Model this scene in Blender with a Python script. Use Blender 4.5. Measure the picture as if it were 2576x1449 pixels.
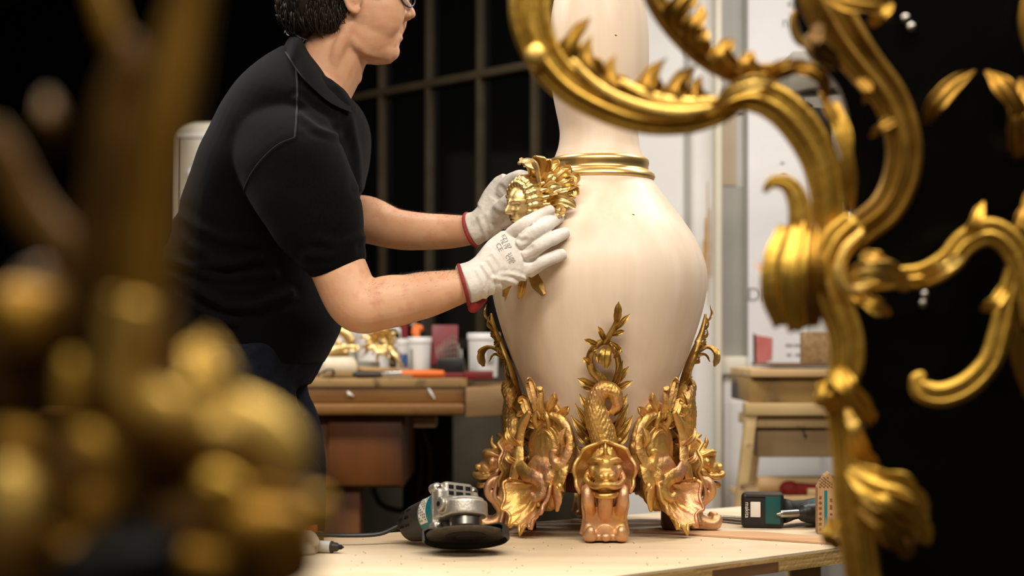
import bpy, bmesh, math, random
from mathutils import Vector, Matrix, noise
from mathutils.bvhtree import BVHTree

random.seed(7)
scene = bpy.context.scene
COL = scene.collection
for o_ in list(bpy.data.objects):
    bpy.data.objects.remove(o_, do_unlink=True)

# ---------------------------------------------------------------- camera
F_PX, CX, HY, CAM_Z = 4000.0, 1288.0, 870.0, 1.0      # focal length, centre column, horizon row, eye height
cam_d = bpy.data.cameras.new('camera')
cam = bpy.data.objects.new('camera', cam_d)
COL.objects.link(cam)
cam.location = (0, 0, CAM_Z)
cam.rotation_euler = (math.radians(90), 0, 0)
cam_d.sensor_width = 36.0
cam_d.lens = 36.0 * F_PX / 2576.0
cam_d.shift_y = (HY - 724.5) / 2576.0
cam_d.clip_start = 0.05
cam_d.dof.use_dof = True
cam_d.dof.focus_distance = 2.65
cam_d.dof.aperture_fstop = 2.7
scene.camera = cam

# ---------------------------------------------------------------- world and exposure
world = bpy.data.worlds.new('room_air')
scene.world = world
world.use_nodes = True
world.node_tree.nodes['Background'].inputs[0].default_value = (0.9, 0.8, 0.65, 1)
world.node_tree.nodes['Background'].inputs[1].default_value = 0.02
vs = scene.view_settings
vs.view_transform = 'Standard'
vs.look = 'None'
vs.gamma = 1.0
vs.use_curve_mapping = False
vs.exposure = 0.36


def area_light(name, loc, size, power, color, target=None):
    ld = bpy.data.lights.new(name, 'AREA')
    ld.shape = 'RECTANGLE'
    ld.size, ld.size_y = size
    ld.energy = power
    ld.color = color
    ob = bpy.data.objects.new(name, ld)
    ob.location = loc
    if target is not None:
        ob.rotation_euler = (Vector(target) - Vector(loc)).to_track_quat('-Z', 'Y').to_euler()
    COL.objects.link(ob)
    return ob


# ceiling lamps of the workshop (their housings are built with the room)
LAMPS = [((-0.60, 1.30, 2.60), (1.3, 0.28), 26, (1.0, 0.905, 0.78)),
         ((0.75, 1.40, 2.60), (1.3, 0.28), 36, (1.0, 0.915, 0.80)),
         ((-1.10, 3.10, 2.60), (1.3, 0.28), 38, (1.0, 0.96, 0.90)),
         ((1.00, 3.30, 2.60), (1.3, 0.28), 25, (1.0, 0.96, 0.92)),
         ((-0.35, -0.45, 2.60), (1.3, 0.28), 24, (1.0, 0.89, 0.75))]
for i_, (l_, s_, p_, c_) in enumerate(LAMPS):
    area_light('tube_light', (l_[0], l_[1], l_[2] - 0.075), s_, p_, c_)


def P(px, py, Y):
    """a point of the workshop at depth Y, measured off the photograph"""
    return Vector(((px - CX) / F_PX * Y, Y, CAM_Z - (py - HY) / F_PX * Y))


# ---------------------------------------------------------------- mesh toolkit
class B:
    def __init__(self):
        self.v = []
        self.f = []

    def add(self, vs_, fs_, M=None):
        o = len(self.v)
        if M is not None:
            vs_ = [M @ Vector(p) for p in vs_]
        self.v.extend([tuple(p) for p in vs_])
        self.f.extend([tuple(i + o for i in f) for f in fs_])
        return self

    def join(self, other, M=None):
        return self.add(other.v, other.f, M)


def lerp(a, b, t):
    return a + (b - a) * t


def samp(arr, t):
    """linear sample of a list of floats/tuples at t in 0..1"""
    n = len(arr) - 1
    if n <= 0:
        return arr[0]
    x = max(0.0, min(1.0, t)) * n
    i = min(int(x), n - 1)
    u = x - i
    u = u * u * (3 - 2 * u) * 0.5 + u * 0.5
    a, b = arr[i], arr[i + 1]
    if isinstance(a, (tuple, list)):
        return tuple(lerp(p, q, u) for p, q in zip(a, b))
    return lerp(a, b, u)


def spline(pts, n):
    """Catmull-Rom through pts, n+1 samples even in parameter"""
    pts = [Vector(p) for p in pts]
    m = len(pts) - 1
    out = []
    for k in range(n + 1):
        x = k / n * m
        i = min(int(x), m - 1)
        t = x - i
        p1, p2 = pts[i], pts[i + 1]
        p0 = pts[i - 1] if i > 0 else p1 * 2 - p2
        p3 = pts[i + 2] if i + 2 <= m else p2 * 2 - p1
        out.append(0.5 * ((2 * p1) + (p2 - p0) * t + (2 * p0 - 5 * p1 + 4 * p2 - p3) * t * t
                          + (3 * p1 - p0 - 3 * p2 + p3) * t * t * t))
    return out


def frames(c, up):
    """tangents, normals (near up) and sides along points"""
    n = len(c)
    T = []
    for i in range(n):
        d = c[min(i + 1, n - 1)] - c[max(i - 1, 0)]
        T.append(d.normalized() if d.length > 1e-9 else Vector((0, 0, 1)))
    N = []
    u = Vector(up)
    for i in range(n):
        v = u - T[i] * u.dot(T[i])
        if v.length < 1e-4:
            v = Vector((1, 0, 0)) - T[i] * T[i].x
            if v.length < 1e-4:
                v = Vector((0, 1, 0))
        v.normalize()
        N.append(v)
        if i < n - 1:
            u = v
    S = [T[i].cross(N[i]) for i in range(n)]
    return T, N, S


def sweep(b, pts, rad, n=12, seg=6, up=(0, -1, 0), prof=None, cap=True, fixed_up=False):
    """tube through pts; rad: floats or (along up, along side); prof(theta, t) scales the radius"""
    c = spline(pts, max(2, seg * (len(pts) - 1)))
    if fixed_up:
        T = frames(c, up)[0]
        N, S = [], []
        for t_ in T:
            v = Vector(up) - t_ * Vector(up).dot(t_)
            v = v.normalized() if v.length > 1e-4 else Vector((1, 0, 0))
            N.append(v)
            S.append(t_.cross(v))
    else:
        T, N, S = frames(c, up)
    m = len(c)
    vs_, fs_ = [], []
    for i in range(m):
        t = i / (m - 1)
        r = samp(rad, t)
        ra, rb = r if isinstance(r, (tuple, list)) else (r, r)
        for j in range(n):
            th = 2 * math.pi * j / n
            k = prof(th, t) if prof else 1.0
            vs_.append(c[i] + N[i] * (ra * k * math.cos(th)) + S[i] * (rb * k * math.sin(th)))
    for i in range(m - 1):
        for j in range(n):
            a, d = i * n + j, i * n + (j + 1) % n
            fs_.append((a, d, d + n, a + n))
    if cap:
        for end, i in ((0, 0), (1, m - 1)):
            r = samp(rad, end)
            rr = min(r) if isinstance(r, (tuple, list)) else r
            vs_.append(c[i] + T[i] * (rr * 0.6 * (1 if end else -1)))
            k = len(vs_) - 1
            for j in range(n):
                a, d = i * n + j, i * n + (j + 1) % n
                fs_.append((a, d, k) if end else (d, a, k))
    b.add(vs_, fs_)
    return b


def leaf(b, pts, wid, up, lobes=4, depth=0.35, cup=0.25, thick=0.12, ridge=0.10, seg=7, k=5, rake=0.5):
    """acanthus leaf: a tapering blade along pts with lobed edge, raised rib and curled section"""
    ns = max(10, seg * (len(pts) - 1), lobes * 7)
    c = spline(pts, ns)
    T, N, S = frames(c, up)
    vs_, fs_ = [], []
    W = 2 * k + 1
    wm = max(wid)
    for i in range(ns + 1):
        t = i / ns
        w = samp(wid, t)
        ph = (t * lobes) % 1.0
        notch = (1 - abs(2 * ph - 1)) ** 0.7
        lob = 1 - depth * (1 - notch) if lobes else 1.0
        th = thick * wm * (0.35 + 0.65 * w / wm)
        for side in (0, 1):
            for j in range(-k, k + 1):
                s = j / k
                a = abs(s)
                we = w * lerp(1.0, lob, a ** 2)
                p = c[i] + S[i] * (we * s) + T[i] * (rake * w * a * a * (notch if lobes else 0.3))
                h = cup * w * a * a + ridge * w * (math.cos(a * 7.0) * (0.5 + 0.5 * a) + 1.2 * math.exp(-(a * 4) ** 2))
                if side == 0:
                    p = p + N[i] * (h + th * 0.5 * (1 - 0.7 * a))
                else:
                    p = p + N[i] * (cup * w * a * a - th * 0.5 * (1 - 0.7 * a))
                vs_.append(p)
    R = 2 * W
    for i in range(ns):
        for j in range(W - 1):
            a = i * R + j
            fs_.append((a, a + 1, a + 1 + R, a + R))
            a2 = i * R + W + j
            fs_.append((a2 + 1, a2, a2 + R, a2 + 1 + R))
        fs_.append((i * R + W, i * R, i * R + R, i * R + W + R))
        fs_.append((i * R + W - 1, i * R + 2 * W - 1, i * R + 2 * W - 1 + R, i * R + W - 1 + R))
    for i, flip in ((0, False), (ns, True)):
        for j in range(W - 1):
            q = (i * R + j, i * R + W + j, i * R + W + j + 1, i * R + j + 1)
            fs_.append(q if not flip else q[::-1])
    b.add(vs_, fs_)
    return b


def blob(b, c, r, M=None, nu=16, nv=10):
    c = Vector(c)
    if not isinstance(r, (tuple, list)):
        r = (r, r, r)
    vs_ = [(0, 0, -1)]
    for i in range(1, nv):
        ph = -math.pi / 2 + math.pi * i / nv
        for j in range(nu):
            th = 2 * math.pi * j / nu
            vs_.append((math.cos(ph) * math.cos(th), math.cos(ph) * math.sin(th), math.sin(ph)))
    vs_.append((0, 0, 1))
    out = []
    for p in vs_:
        q = Vector((p[0] * r[0], p[1] * r[1], p[2] * r[2]))
        if M is not None:
            q = M @ q
        out.append(c + q)
    fs_ = []
    for j in range(nu):
        fs_.append((0, 1 + (j + 1) % nu, 1 + j))
    for i in range(nv - 2):
        for j in range(nu):
            a, d = 1 + i * nu + j, 1 + i * nu + (j + 1) % nu
            fs_.append((a, d, d + nu, a + nu))
    top = len(vs_) - 1
    o = 1 + (nv - 2) * nu
    for j in range(nu):
        fs_.append((o + j, o + (j + 1) % nu, top))
    b.add(out, fs_)
    return b


def lathe(b, prof, c=(0, 0, 0), n=64, M=None, close=True):
    """prof: list of (radius, z)"""
    vs_, fs_ = [], []
    c = Vector(c)
    for r, z in prof:
        for j in range(n):
            th = 2 * math.pi * j / n
            p = Vector((r * math.cos(th), r * math.sin(th), z))
            vs_.append(c + (M @ p if M is not None else p))
    for i in range(len(prof) - 1):
        for j in range(n):
            a, d = i * n + j, i * n + (j + 1) % n
            fs_.append((a, d, d + n, a + n))
    if close:
        fs_.append(tuple(range(n - 1, -1, -1)))
        o = (len(prof) - 1) * n
        fs_.append(tuple(range(o, o + n)))
    b.add(vs_, fs_)
    return b


def box(b, c, size, M=None, bev=0.0, seg=2):
    bm = bmesh.new()
    bmesh.ops.create_cube(bm, size=1.0)
    for v in bm.verts:
        v.co = Vector((v.co.x * size[0], v.co.y * size[1], v.co.z * size[2]))
    if bev > 0:
        bmesh.ops.bevel(bm, geom=list(bm.edges), offset=bev, segments=seg, profile=0.5, affect='EDGES')
    bm.verts.index_update()
    c = Vector(c)
    vs_ = [c + (M @ v.co if M is not None else v.co) for v in bm.verts]
    fs_ = [tuple(v.index for v in f.verts) for f in bm.faces]
    bm.free()
    b.add(vs_, fs_)
    return b


def prism(b, poly, depth, M=None, c=(0, 0, 0), bev=0.0, seg=2):
    """polygon in local xy extruded along +z, then M, then c"""
    bm = bmesh.new()
    lo = [bm.verts.new((p[0], p[1], 0)) for p in poly]
    f = bm.faces.new(lo)
    r = bmesh.ops.extrude_face_region(bm, geom=[f])
    for g in r['geom']:
        if isinstance(g, bmesh.types.BMVert):
            g.co.z += depth
    bmesh.ops.recalc_face_normals(bm, faces=bm.faces)
    if bev > 0:
        bmesh.ops.bevel(bm, geom=list(bm.edges), offset=bev, segments=seg, profile=0.5, affect='EDGES')
    bm.verts.index_update()
    c = Vector(c)
    b.add([c + (M @ v.co if M is not None else v.co) for v in bm.verts],
          [tuple(v.index for v in f.verts) for f in bm.faces])
    bm.free()
    return b


def basis(x, y, z):
    return Matrix((Vector(x), Vector(y), Vector(z))).transposed()


def rotz(a):
    return Matrix.Rotation(a, 3, 'Z')


ORIGIN = {}


def to_mesh(b, name, smooth=True, sharp=40):
    me = bpy.data.meshes.new(name)
    me.from_pydata(b.v, [], b.f)
    me.update()
    bm = bmesh.new()
    bm.from_mesh(me)
    bmesh.ops.recalc_face_normals(bm, faces=bm.faces)
    bm.to_mesh(me)
    bm.free()
    if smooth:
        me.polygons.foreach_set('use_smooth', [True] * len(me.polygons))
        if sharp:
            me.set_sharp_from_angle(angle=math.radians(sharp))
    return me


def fuse(b, voxel, smooth_it=4, fac=0.5, decimate=None):
    """weld overlapping volumes of a builder into one continuous skin; returns a new builder"""
    me = to_mesh(b, 'tmp', False)
    ob = bpy.data.objects.new('tmp', me)
    COL.objects.link(ob)
    m = ob.modifiers.new('r', 'REMESH')
    m.mode = 'VOXEL'
    m.voxel_size = voxel
    if smooth_it:
        s = ob.modifiers.new('s', 'SMOOTH')
        s.factor = fac
        s.iterations = smooth_it
    if decimate:
        d = ob.modifiers.new('d', 'DECIMATE')
        d.ratio = decimate
    dg = bpy.context.evaluated_depsgraph_get()
    ev = ob.evaluated_get(dg)
    me2 = ev.to_mesh()
    out = B()
    out.v = [tuple(v.co) for v in me2.vertices]
    out.f = [tuple(p.vertices) for p in me2.polygons]
    ev.to_mesh_clear()
    bpy.data.objects.remove(ob, do_unlink=True)
    bpy.data.meshes.remove(me)
    return out


def displace(b, fn):
    """move each vertex along its normal by fn(co, normal)"""
    me = to_mesh(b, 'tmp', False)
    co = [v.co.copy() for v in me.vertices]
    no = [v.normal.copy() for v in me.vertices]
    bpy.data.meshes.remove(me)
    b.v = [tuple(c + n * fn(c, n)) for c, n in zip(co, no)]
    return b


def tag(o, label=None, cat=None, group=None, kind=None):
    if label:
        o['label'] = label
    if cat:
        o['category'] = cat
    if group:
        o['group'] = group
    if kind:
        o['kind'] = kind
    return o


def thing(name, loc, label, cat, group=None):
    o = bpy.data.objects.new(name, None)
    o.empty_display_size = 0.05
    o.location = loc
    COL.objects.link(o)
    ORIGIN[o.name] = Vector(loc)
    return tag(o, label, cat, group)


def put(name, b, mat, parent=None, label=None, smooth=True, sharp=40, local=False):
    """link a builder as one mesh object; world coordinates unless local"""
    me = to_mesh(b, name, smooth, sharp)
    o = bpy.data.objects.new(name, me)
    COL.objects.link(o)
    if mat is not None:
        me.materials.append(mat)
    if parent is not None:
        org = ORIGIN[parent.name]
        if not local:
            me.transform(Matrix.Translation(-org))
        o.parent = parent
        ORIGIN[o.name] = org
    else:
        if not local:
            bb = [Vector(v.co) for v in me.vertices]
            lo = Vector((min(p.x for p in bb), min(p.y for p in bb), min(p.z for p in bb)))
            hi = Vector((max(p.x for p in bb), max(p.y for p in bb), max(p.z for p in bb)))
            org = Vector(((lo.x + hi.x) / 2, (lo.y + hi.y) / 2, lo.z))
            me.transform(Matrix.Translation(-org))
            o.location = org
            ORIGIN[o.name] = org
        else:
            ORIGIN[o.name] = Vector((0, 0, 0))
    if label:
        o['label'] = label
    return o


def text_builder(body, size, extrude=0.0):
    cu = bpy.data.curves.new('t', 'FONT')
    cu.body = body
    cu.size = size
    cu.extrude = extrude
    cu.resolution_u = 3
    cu.align_x = 'CENTER'
    cu.align_y = 'CENTER'
    ob = bpy.data.objects.new('t', cu)
    COL.objects.link(ob)
    dg = bpy.context.evaluated_depsgraph_get()
    me = ob.evaluated_get(dg).to_mesh()
    b = B()
    b.v = [tuple(v.co) for v in me.vertices]
    b.f = [tuple(p.vertices) for p in me.polygons]
    ob.evaluated_get(dg).to_mesh_clear()
    bpy.data.objects.remove(ob, do_unlink=True)
    bpy.data.curves.remove(cu)
    return b


# ---------------------------------------------------------------- materials
def material(name, c1, c2=None, rough=0.5, metal=0.0, scale=6.0, stretch=(1, 1, 1), detail=4.0, contrast=(0.35, 0.65),
             bump=0.0, bump_scale=40.0, bump_stretch=(1, 1, 1), c3=None, scale3=2.0, cut3=(0.5, 0.65), coat=0.0, sss=0.0,
             rough2=None, spec=0.5, distort=0.0, transmission=0.0, sheen=0.0, emit=None, emit_s=0.0):
    m = bpy.data.materials.new(name)
    m.use_nodes = True
    nt = m.node_tree
    L = nt.links
    bs = nt.nodes['Principled BSDF']
    bs.inputs['Base Color'].default_value = (*c1, 1)
    bs.inputs['Roughness'].default_value = rough
    bs.inputs['Metallic'].default_value = metal
    bs.inputs['Specular IOR Level'].default_value = spec
    bs.inputs['Coat Weight'].default_value = coat
    bs.inputs['Transmission Weight'].default_value = transmission
    bs.inputs['Sheen Weight'].default_value = sheen
    if sss:
        bs.inputs['Subsurface Weight'].default_value = sss
        bs.inputs['Subsurface Radius'].default_value = (0.012, 0.005, 0.003)
        bs.inputs['Subsurface Scale'].default_value = 1.0
    if emit:
        bs.inputs['Emission Color'].default_value = (*emit, 1)
        bs.inputs['Emission Strength'].default_value = emit_s
    tc = nt.nodes.new('ShaderNodeTexCoord')

    def nz(sc, st, det, dist=0.0):
        mp = nt.nodes.new('ShaderNodeMapping')
        mp.inputs['Scale'].default_value = st
        L.new(tc.outputs['Object'], mp.inputs['Vector'])
        n = nt.nodes.new('ShaderNodeTexNoise')
        n.inputs['Scale'].default_value = sc
        n.inputs['Detail'].default_value = det
        n.inputs['Distortion'].default_value = dist
        L.new(mp.outputs[0], n.inputs['Vector'])
        return n

    col = None
    if c2 is not None:
        n = nz(scale, stretch, detail, distort)
        r = nt.nodes.new('ShaderNodeValToRGB')
        r.color_ramp.elements[0].position = contrast[0]
        r.color_ramp.elements[1].position = contrast[1]
        r.color_ramp.elements[0].color = (*c1, 1)
        r.color_ramp.elements[1].color = (*c2, 1)
        L.new(n.outputs['Fac'], r.inputs[0])
        col = r.outputs[0]
        if rough2 is not None:
            mr = nt.nodes.new('ShaderNodeMapRange')
            mr.inputs['From Min'].default_value = contrast[0]
            mr.inputs['From Max'].default_value = contrast[1]
            mr.inputs['To Min'].default_value = rough
            mr.inputs['To Max'].default_value = rough2
            L.new(n.outputs['Fac'], mr.inputs[0])
            L.new(mr.outputs[0], bs.inputs['Roughness'])
    if c3 is not None:
        n3 = nz(scale3, (1, 1, 1), 5.0)
        r3 = nt.nodes.new('ShaderNodeValToRGB')
        r3.color_ramp.elements[0].position = cut3[0]
        r3.color_ramp.elements[1].position = cut3[1]
        r3.color_ramp.elements[0].color = (0, 0, 0, 1)
        r3.color_ramp.elements[1].color = (1, 1, 1, 1)
        L.new(n3.outputs['Fac'], r3.inputs[0])
        mx = nt.nodes.new('ShaderNodeMix')
        mx.data_type = 'RGBA'
        if col is not None:
            L.new(col, mx.inputs[6])
        else:
            mx.inputs[6].default_value = (*c1, 1)
        mx.inputs[7].default_value = (*c3, 1)
        L.new(r3.outputs[0], mx.inputs[0])
        col = mx.outputs[2]
    if col is not None:
        L.new(col, bs.inputs['Base Color'])
    if bump:
        n2 = nz(bump_scale, bump_stretch, 5.0)
        bp = nt.nodes.new('ShaderNodeBump')
        bp.inputs['Strength'].default_value = bump
        bp.inputs['Distance'].default_value = 0.01
        L.new(n2.outputs['Fac'], bp.inputs['Height'])
        L.new(bp.outputs[0], bs.inputs['Normal'])
    return m


def srgb(r, g, b):
    def f(c):
        c /= 255.0
        return c / 12.92 if c <= 0.04045 else ((c + 0.055) / 1.055) ** 2.4
    return (f(r), f(g), f(b))


MT = {}
MT['gilt'] = material('gilt_bronze', (0.72, 0.46, 0.10), (0.82, 0.57, 0.16), rough=0.42, rough2=0.54, metal=0.9, scale=30, bump=0.12, bump_scale=160)
MT['gilt_mid'] = material('mid_gilt', (0.50, 0.30, 0.045), (0.64, 0.405, 0.07), rough=0.44, rough2=0.56, metal=0.9, scale=18, bump=0.15, bump_scale=120)  # middle tone of the gilt
MT['gilt_dark'] = material('shadowy_gilt', (0.24, 0.125, 0.016), (0.36, 0.20, 0.030), rough=0.44, rough2=0.56, metal=0.9, scale=22)  # darker copy of the gilt with shade put into its colour
MT['bronze'] = material('raw_gilt_bronze', (0.61, 0.345, 0.095), (0.70, 0.445, 0.14), rough=0.44, rough2=0.56, metal=0.85, scale=26,
                        c3=(0.66, 0.34, 0.19), scale3=14, cut3=(0.50, 0.66), bump=0.15, bump_scale=220)
MT['bronze_pink'] = material('pinkish_cast_bronze', (0.62, 0.34, 0.19), (0.66, 0.40, 0.21), rough=0.44, rough2=0.56, metal=0.8, scale=20,
                             c3=(0.74, 0.44, 0.14), scale3=22, cut3=(0.52, 0.68), bump=0.12, bump_scale=200)
MT['gilt_deep_shade'] = material('deep_shade_gilt', (0.07, 0.032, 0.004), (0.14, 0.070, 0.008), rough=0.5, metal=0.7, scale=20)  # darkest gilt copy; shade of hollows and dim sides is in the colour
MT['antique'] = material('antique_gilt', (0.36, 0.21, 0.05), (0.54, 0.34, 0.09), rough=0.40, rough2=0.52, metal=0.9, scale=40, bump=0.15, bump_scale=200)
MT['brass'] = material('polished_brass', (0.82, 0.58, 0.24), (0.88, 0.66, 0.30), rough=0.34, rough2=0.44, metal=0.9, scale=30, bump=0.08, bump_scale=200)
MT['ring'] = material('turned_brass', (0.68, 0.45, 0.17), (0.78, 0.54, 0.22), rough=0.36, metal=0.9, scale=16, stretch=(1, 1, 30))
MT['limewood'] = material('pale_limewood', srgb(236, 217, 196), srgb(222, 198, 172), rough=0.42, scale=26, stretch=(1, 1, 0.045), detail=6,
                          contrast=(0.30, 0.74), c3=srgb(216, 191, 162), scale3=5, cut3=(0.58, 0.80), bump=0.03, bump_scale=120,
                          bump_stretch=(1, 1, 0.05), spec=0.4)
MT['plywood'] = material('plywood_top', srgb(214, 194, 164), srgb(202, 176, 140), rough=0.6, scale=5, stretch=(0.35, 3.0, 1), detail=8,
                         contrast=(0.35, 0.70), c3=srgb(220, 203, 176), scale3=4, cut3=(0.50, 0.75), bump=0.05, bump_scale=90, spec=0.3)
MT['ply_edge'] = material('plywood_edge', srgb(150, 116, 62), srgb(196, 160, 98), rough=0.75, scale=60, stretch=(0.15, 0.15, 4), detail=6, bump=0.2, bump_scale=150)
MT['brown_strip'] = material('brown_wood_insert', srgb(96, 64, 32), srgb(120, 84, 46), rough=0.7, scale=30, stretch=(0.2, 0.2, 2))
MT['bench_top'] = material('worn_bench_board', srgb(168, 134, 82), srgb(140, 106, 60), rough=0.7, scale=10, stretch=(0.3, 2, 2), c3=srgb(90, 66, 40), scale3=20, cut3=(0.6, 0.7))
MT['bench_wood'] = material('dark_oiled_beech', srgb(142, 98, 44), srgb(112, 72, 28), rough=0.5, scale=8, stretch=(0.3, 3, 4), detail=8,
                            c3=srgb(62, 40, 16), scale3=16, cut3=(0.60, 0.76), bump=0.1, bump_scale=60)
MT['bench_light'] = material('pale_vise_wood', srgb(156, 122, 78), srgb(128, 96, 58), rough=0.6, scale=9, stretch=(0.4, 3, 3), c3=srgb(60, 42, 24), scale3=14, cut3=(0.62, 0.72))
MT['red_wood'] = material('reddish_stained_wood', srgb(122, 68, 16), srgb(66, 34, 8), rough=0.55, scale=6, stretch=(1, 1, 0.5), detail=8, contrast=(0.3, 0.7))
MT['black'] = material('matt_black', (0.006, 0.006, 0.006), rough=0.6, spec=0.2)
MT['shirt'] = material('black_cotton', (0.0026, 0.0026, 0.0030), (0.0016, 0.0016, 0.0020), rough=0.95, spec=0.05, scale=300, bump=0.10, bump_scale=900, sheen=0.03)
MT['seam'] = material('black_seam', (0.0036, 0.0036, 0.0042), rough=0.9, spec=0.12, sheen=0.1)
MT['jeans'] = material('dark_navy_denim', (0.007, 0.009, 0.016), (0.004, 0.005, 0.009), rough=0.9, spec=0.1, scale=60, bump=0.1, bump_scale=400)
MT['skin'] = material('skin', srgb(214, 168, 134), srgb(200, 150, 116), rough=0.5, scale=14, sss=0.10, c3=srgb(204, 148, 116), scale3=40,
                      cut3=(0.52, 0.7), bump=0.05, bump_scale=260, spec=0.4)
MT['hair'] = material('dark_brown_hair', (0.008, 0.005, 0.0035), (0.018, 0.011, 0.007), rough=0.42, scale=60, spec=0.28)
MT['arm_hair'] = material('fine_brown_hair', (0.05, 0.028, 0.014), rough=0.5)
MT['glove'] = material('white_grain_leather', srgb(226, 220, 212), srgb(212, 204, 194), rough=0.55, scale=20, c3=srgb(186, 176, 160), scale3=16,
                       cut3=(0.58, 0.78), bump=0.14, bump_scale=180, spec=0.35)
MT['glove_grey'] = material('greyed_leather', srgb(220, 214, 206), srgb(200, 193, 182), rough=0.6, scale=26, c3=srgb(142, 132, 116), scale3=24,
                            cut3=(0.58, 0.72), bump=0.14, bump_scale=180, spec=0.3)
MT['red_trim'] = material('red_binding', srgb(150, 34, 34), srgb(128, 24, 26), rough=0.7, scale=60)
MT['ink'] = material('grey_print', srgb(138, 133, 127), rough=0.8)
MT['white_wall'] = material('white_paint', srgb(224, 221, 216), srgb(214, 210, 203), rough=0.7, scale=3, c3=srgb(196, 190, 180), scale3=6, cut3=(0.62, 0.8), spec=0.2)
MT['cream_paint'] = material('cream_paint', srgb(222, 214, 196), srgb(206, 196, 172), rough=0.6, scale=5, stretch=(1, 1, 0.3), c3=srgb(176, 146, 96), scale3=7, cut3=(0.66, 0.78))
MT['grey_paint'] = material('grey_panel_paint', srgb(150, 147, 138), srgb(164, 160, 150), rough=0.5, scale=4)
MT['tan_panel'] = material('tan_panel', srgb(168, 148, 122), srgb(178, 160, 136), rough=0.6, scale=5)
MT['dark_wall'] = material('dark_olive_wall', srgb(44, 40, 32), srgb(34, 31, 25), rough=0.8, scale=4, spec=0.15)
MT['grime_wall'] = material('grimy_grey_wall', srgb(92, 84, 68), srgb(76, 69, 55), rough=0.8, scale=5, spec=0.15)
MT['black_wall'] = material('near_black_wall', srgb(7, 6, 5), rough=0.9, spec=0.05)
MT['mullion'] = material('dull_brown_steel', srgb(70, 58, 38), srgb(60, 49, 31), rough=0.6, scale=12)
MT['dark_glass'] = material('night_glass', (0.004, 0.004, 0.004), rough=0.12, spec=0.35)
MT['floor'] = material('workshop_floor', srgb(70, 60, 48), srgb(54, 46, 36), rough=0.8, scale=3)
MT['ceiling'] = material('ceiling_paint', srgb(120, 112, 100), srgb(110, 102, 92), rough=0.9, scale=2)
MT['lacquer'] = material('black_lacquer', (0.0015, 0.0015, 0.0015), rough=0.30, spec=0.10)
MT['paper'] = material('poster_paper', srgb(228, 224, 221), srgb(220, 216, 213), rough=0.8, scale=5, spec=0.2)
MT['poster_ink'] = material('poster_grey_ink', srgb(150, 146, 142), rough=0.8)
MT['poster_red'] = material('poster_red_ink', srgb(200, 116, 108), srgb(188, 100, 94), rough=0.8, scale=20)
MT['ochre'] = material('ochre_stain', srgb(176, 128, 64), srgb(196, 154, 92), rough=0.8, scale=30)
MT['sand_dust'] = material('wood_dust', srgb(176, 134, 84), srgb(140, 98, 56), rough=0.9, scale=200)
MT['old_wood'] = material('dusty_old_wood', srgb(206, 176, 124), srgb(186, 154, 102), rough=0.75, scale=8, stretch=(0.4, 2, 3), c3=srgb(84, 64, 40), scale3=22, cut3=(0.64, 0.72))
MT['stained_wood'] = material('stained_panel', srgb(168, 134, 76), srgb(146, 114, 62), rough=0.75, scale=6, c3=srgb(58, 52, 44), scale3=5, cut3=(0.50, 0.62))
MT['spot_wood'] = material('spotted_drawer_wood', srgb(166, 138, 98), srgb(152, 124, 86), rough=0.75, scale=8, c3=srgb(30, 22, 14), scale3=26, cut3=(0.66, 0.70))
MT['light_wood'] = material('light_pine', srgb(216, 182, 130), srgb(198, 160, 108), rough=0.65, scale=8, stretch=(0.3, 2, 3))
MT['chipboard'] = material('chipboard', srgb(168, 136, 92), srgb(138, 106, 66), rough=0.8, scale=90)
MT['alu'] = material('cast_aluminium', srgb(196, 190, 180), srgb(172, 166, 156), rough=0.42, metal=0.75, scale=30, c3=srgb(140, 128, 108), scale3=26, cut3=(0.62, 0.74), bump=0.1, bump_scale=300)
MT['steel'] = material('dull_steel', srgb(170, 166, 158), rough=0.3, metal=1.0)
MT['teal'] = material('teal_plastic', srgb(16, 118, 132), srgb(20, 104, 116), rough=0.42, scale=12)
MT['teal_dark'] = material('dark_teal_plastic', srgb(8, 74, 72), rough=0.4)
MT['blk_plastic'] = material('black_plastic', (0.011, 0.011, 0.011), (0.016, 0.015, 0.014), rough=0.42, scale=20, spec=0.4)
MT['worn_plastic'] = material('dusty_black_plastic', srgb(52, 47, 40), srgb(38, 34, 29), rough=0.55, scale=12)
MT['disc'] = material('abrasive_disc', srgb(66, 56, 42), srgb(48, 40, 30), rough=0.85, scale=120, bump=0.3, bump_scale=500)
MT['disc_dark'] = material('worn_disc_centre', srgb(22, 18, 13), rough=0.8)
MT['label_white'] = material('white_label', srgb(222, 216, 204), rough=0.6)
MT['white_plastic'] = material('white_plastic', srgb(228, 226, 222), rough=0.4, spec=0.4)
MT['marker_grey'] = material('marker_barrel', srgb(196, 194, 192), rough=0.4)
MT['cloth'] = material('white_cloth', srgb(226, 214, 190), srgb(206, 190, 160), rough=0.9, scale=14, spec=0.15)
MT['orange'] = material('orange_plastic', srgb(222, 112, 28), srgb(206, 96, 22), rough=0.5, scale=14)
MT['red_case'] = material('dark_red_metal', srgb(118, 20, 24), srgb(100, 16, 20), rough=0.5, scale=14)
MT['blue_label'] = material('blue_label', srgb(60, 96, 150), rough=0.5)
MT['kraft'] = material('kraft_board', srgb(176, 140, 98), srgb(160, 124, 84), rough=0.8, scale=20)
MT['kraft_print'] = material('brown_print', srgb(112, 76, 46), rough=0.8)
MT['beige_metal'] = material('beige_enamel', srgb(196, 184, 164), srgb(184, 172, 150), rough=0.35, scale=4, spec=0.5)
MT['veneer'] = material('veneer_strip', srgb(206, 164, 122), srgb(190, 146, 102), rough=0.6, scale=8, stretch=(0.3, 3, 1))
MT['cable'] = material('rubber_cable', srgb(40, 24, 16), rough=0.6)
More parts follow.
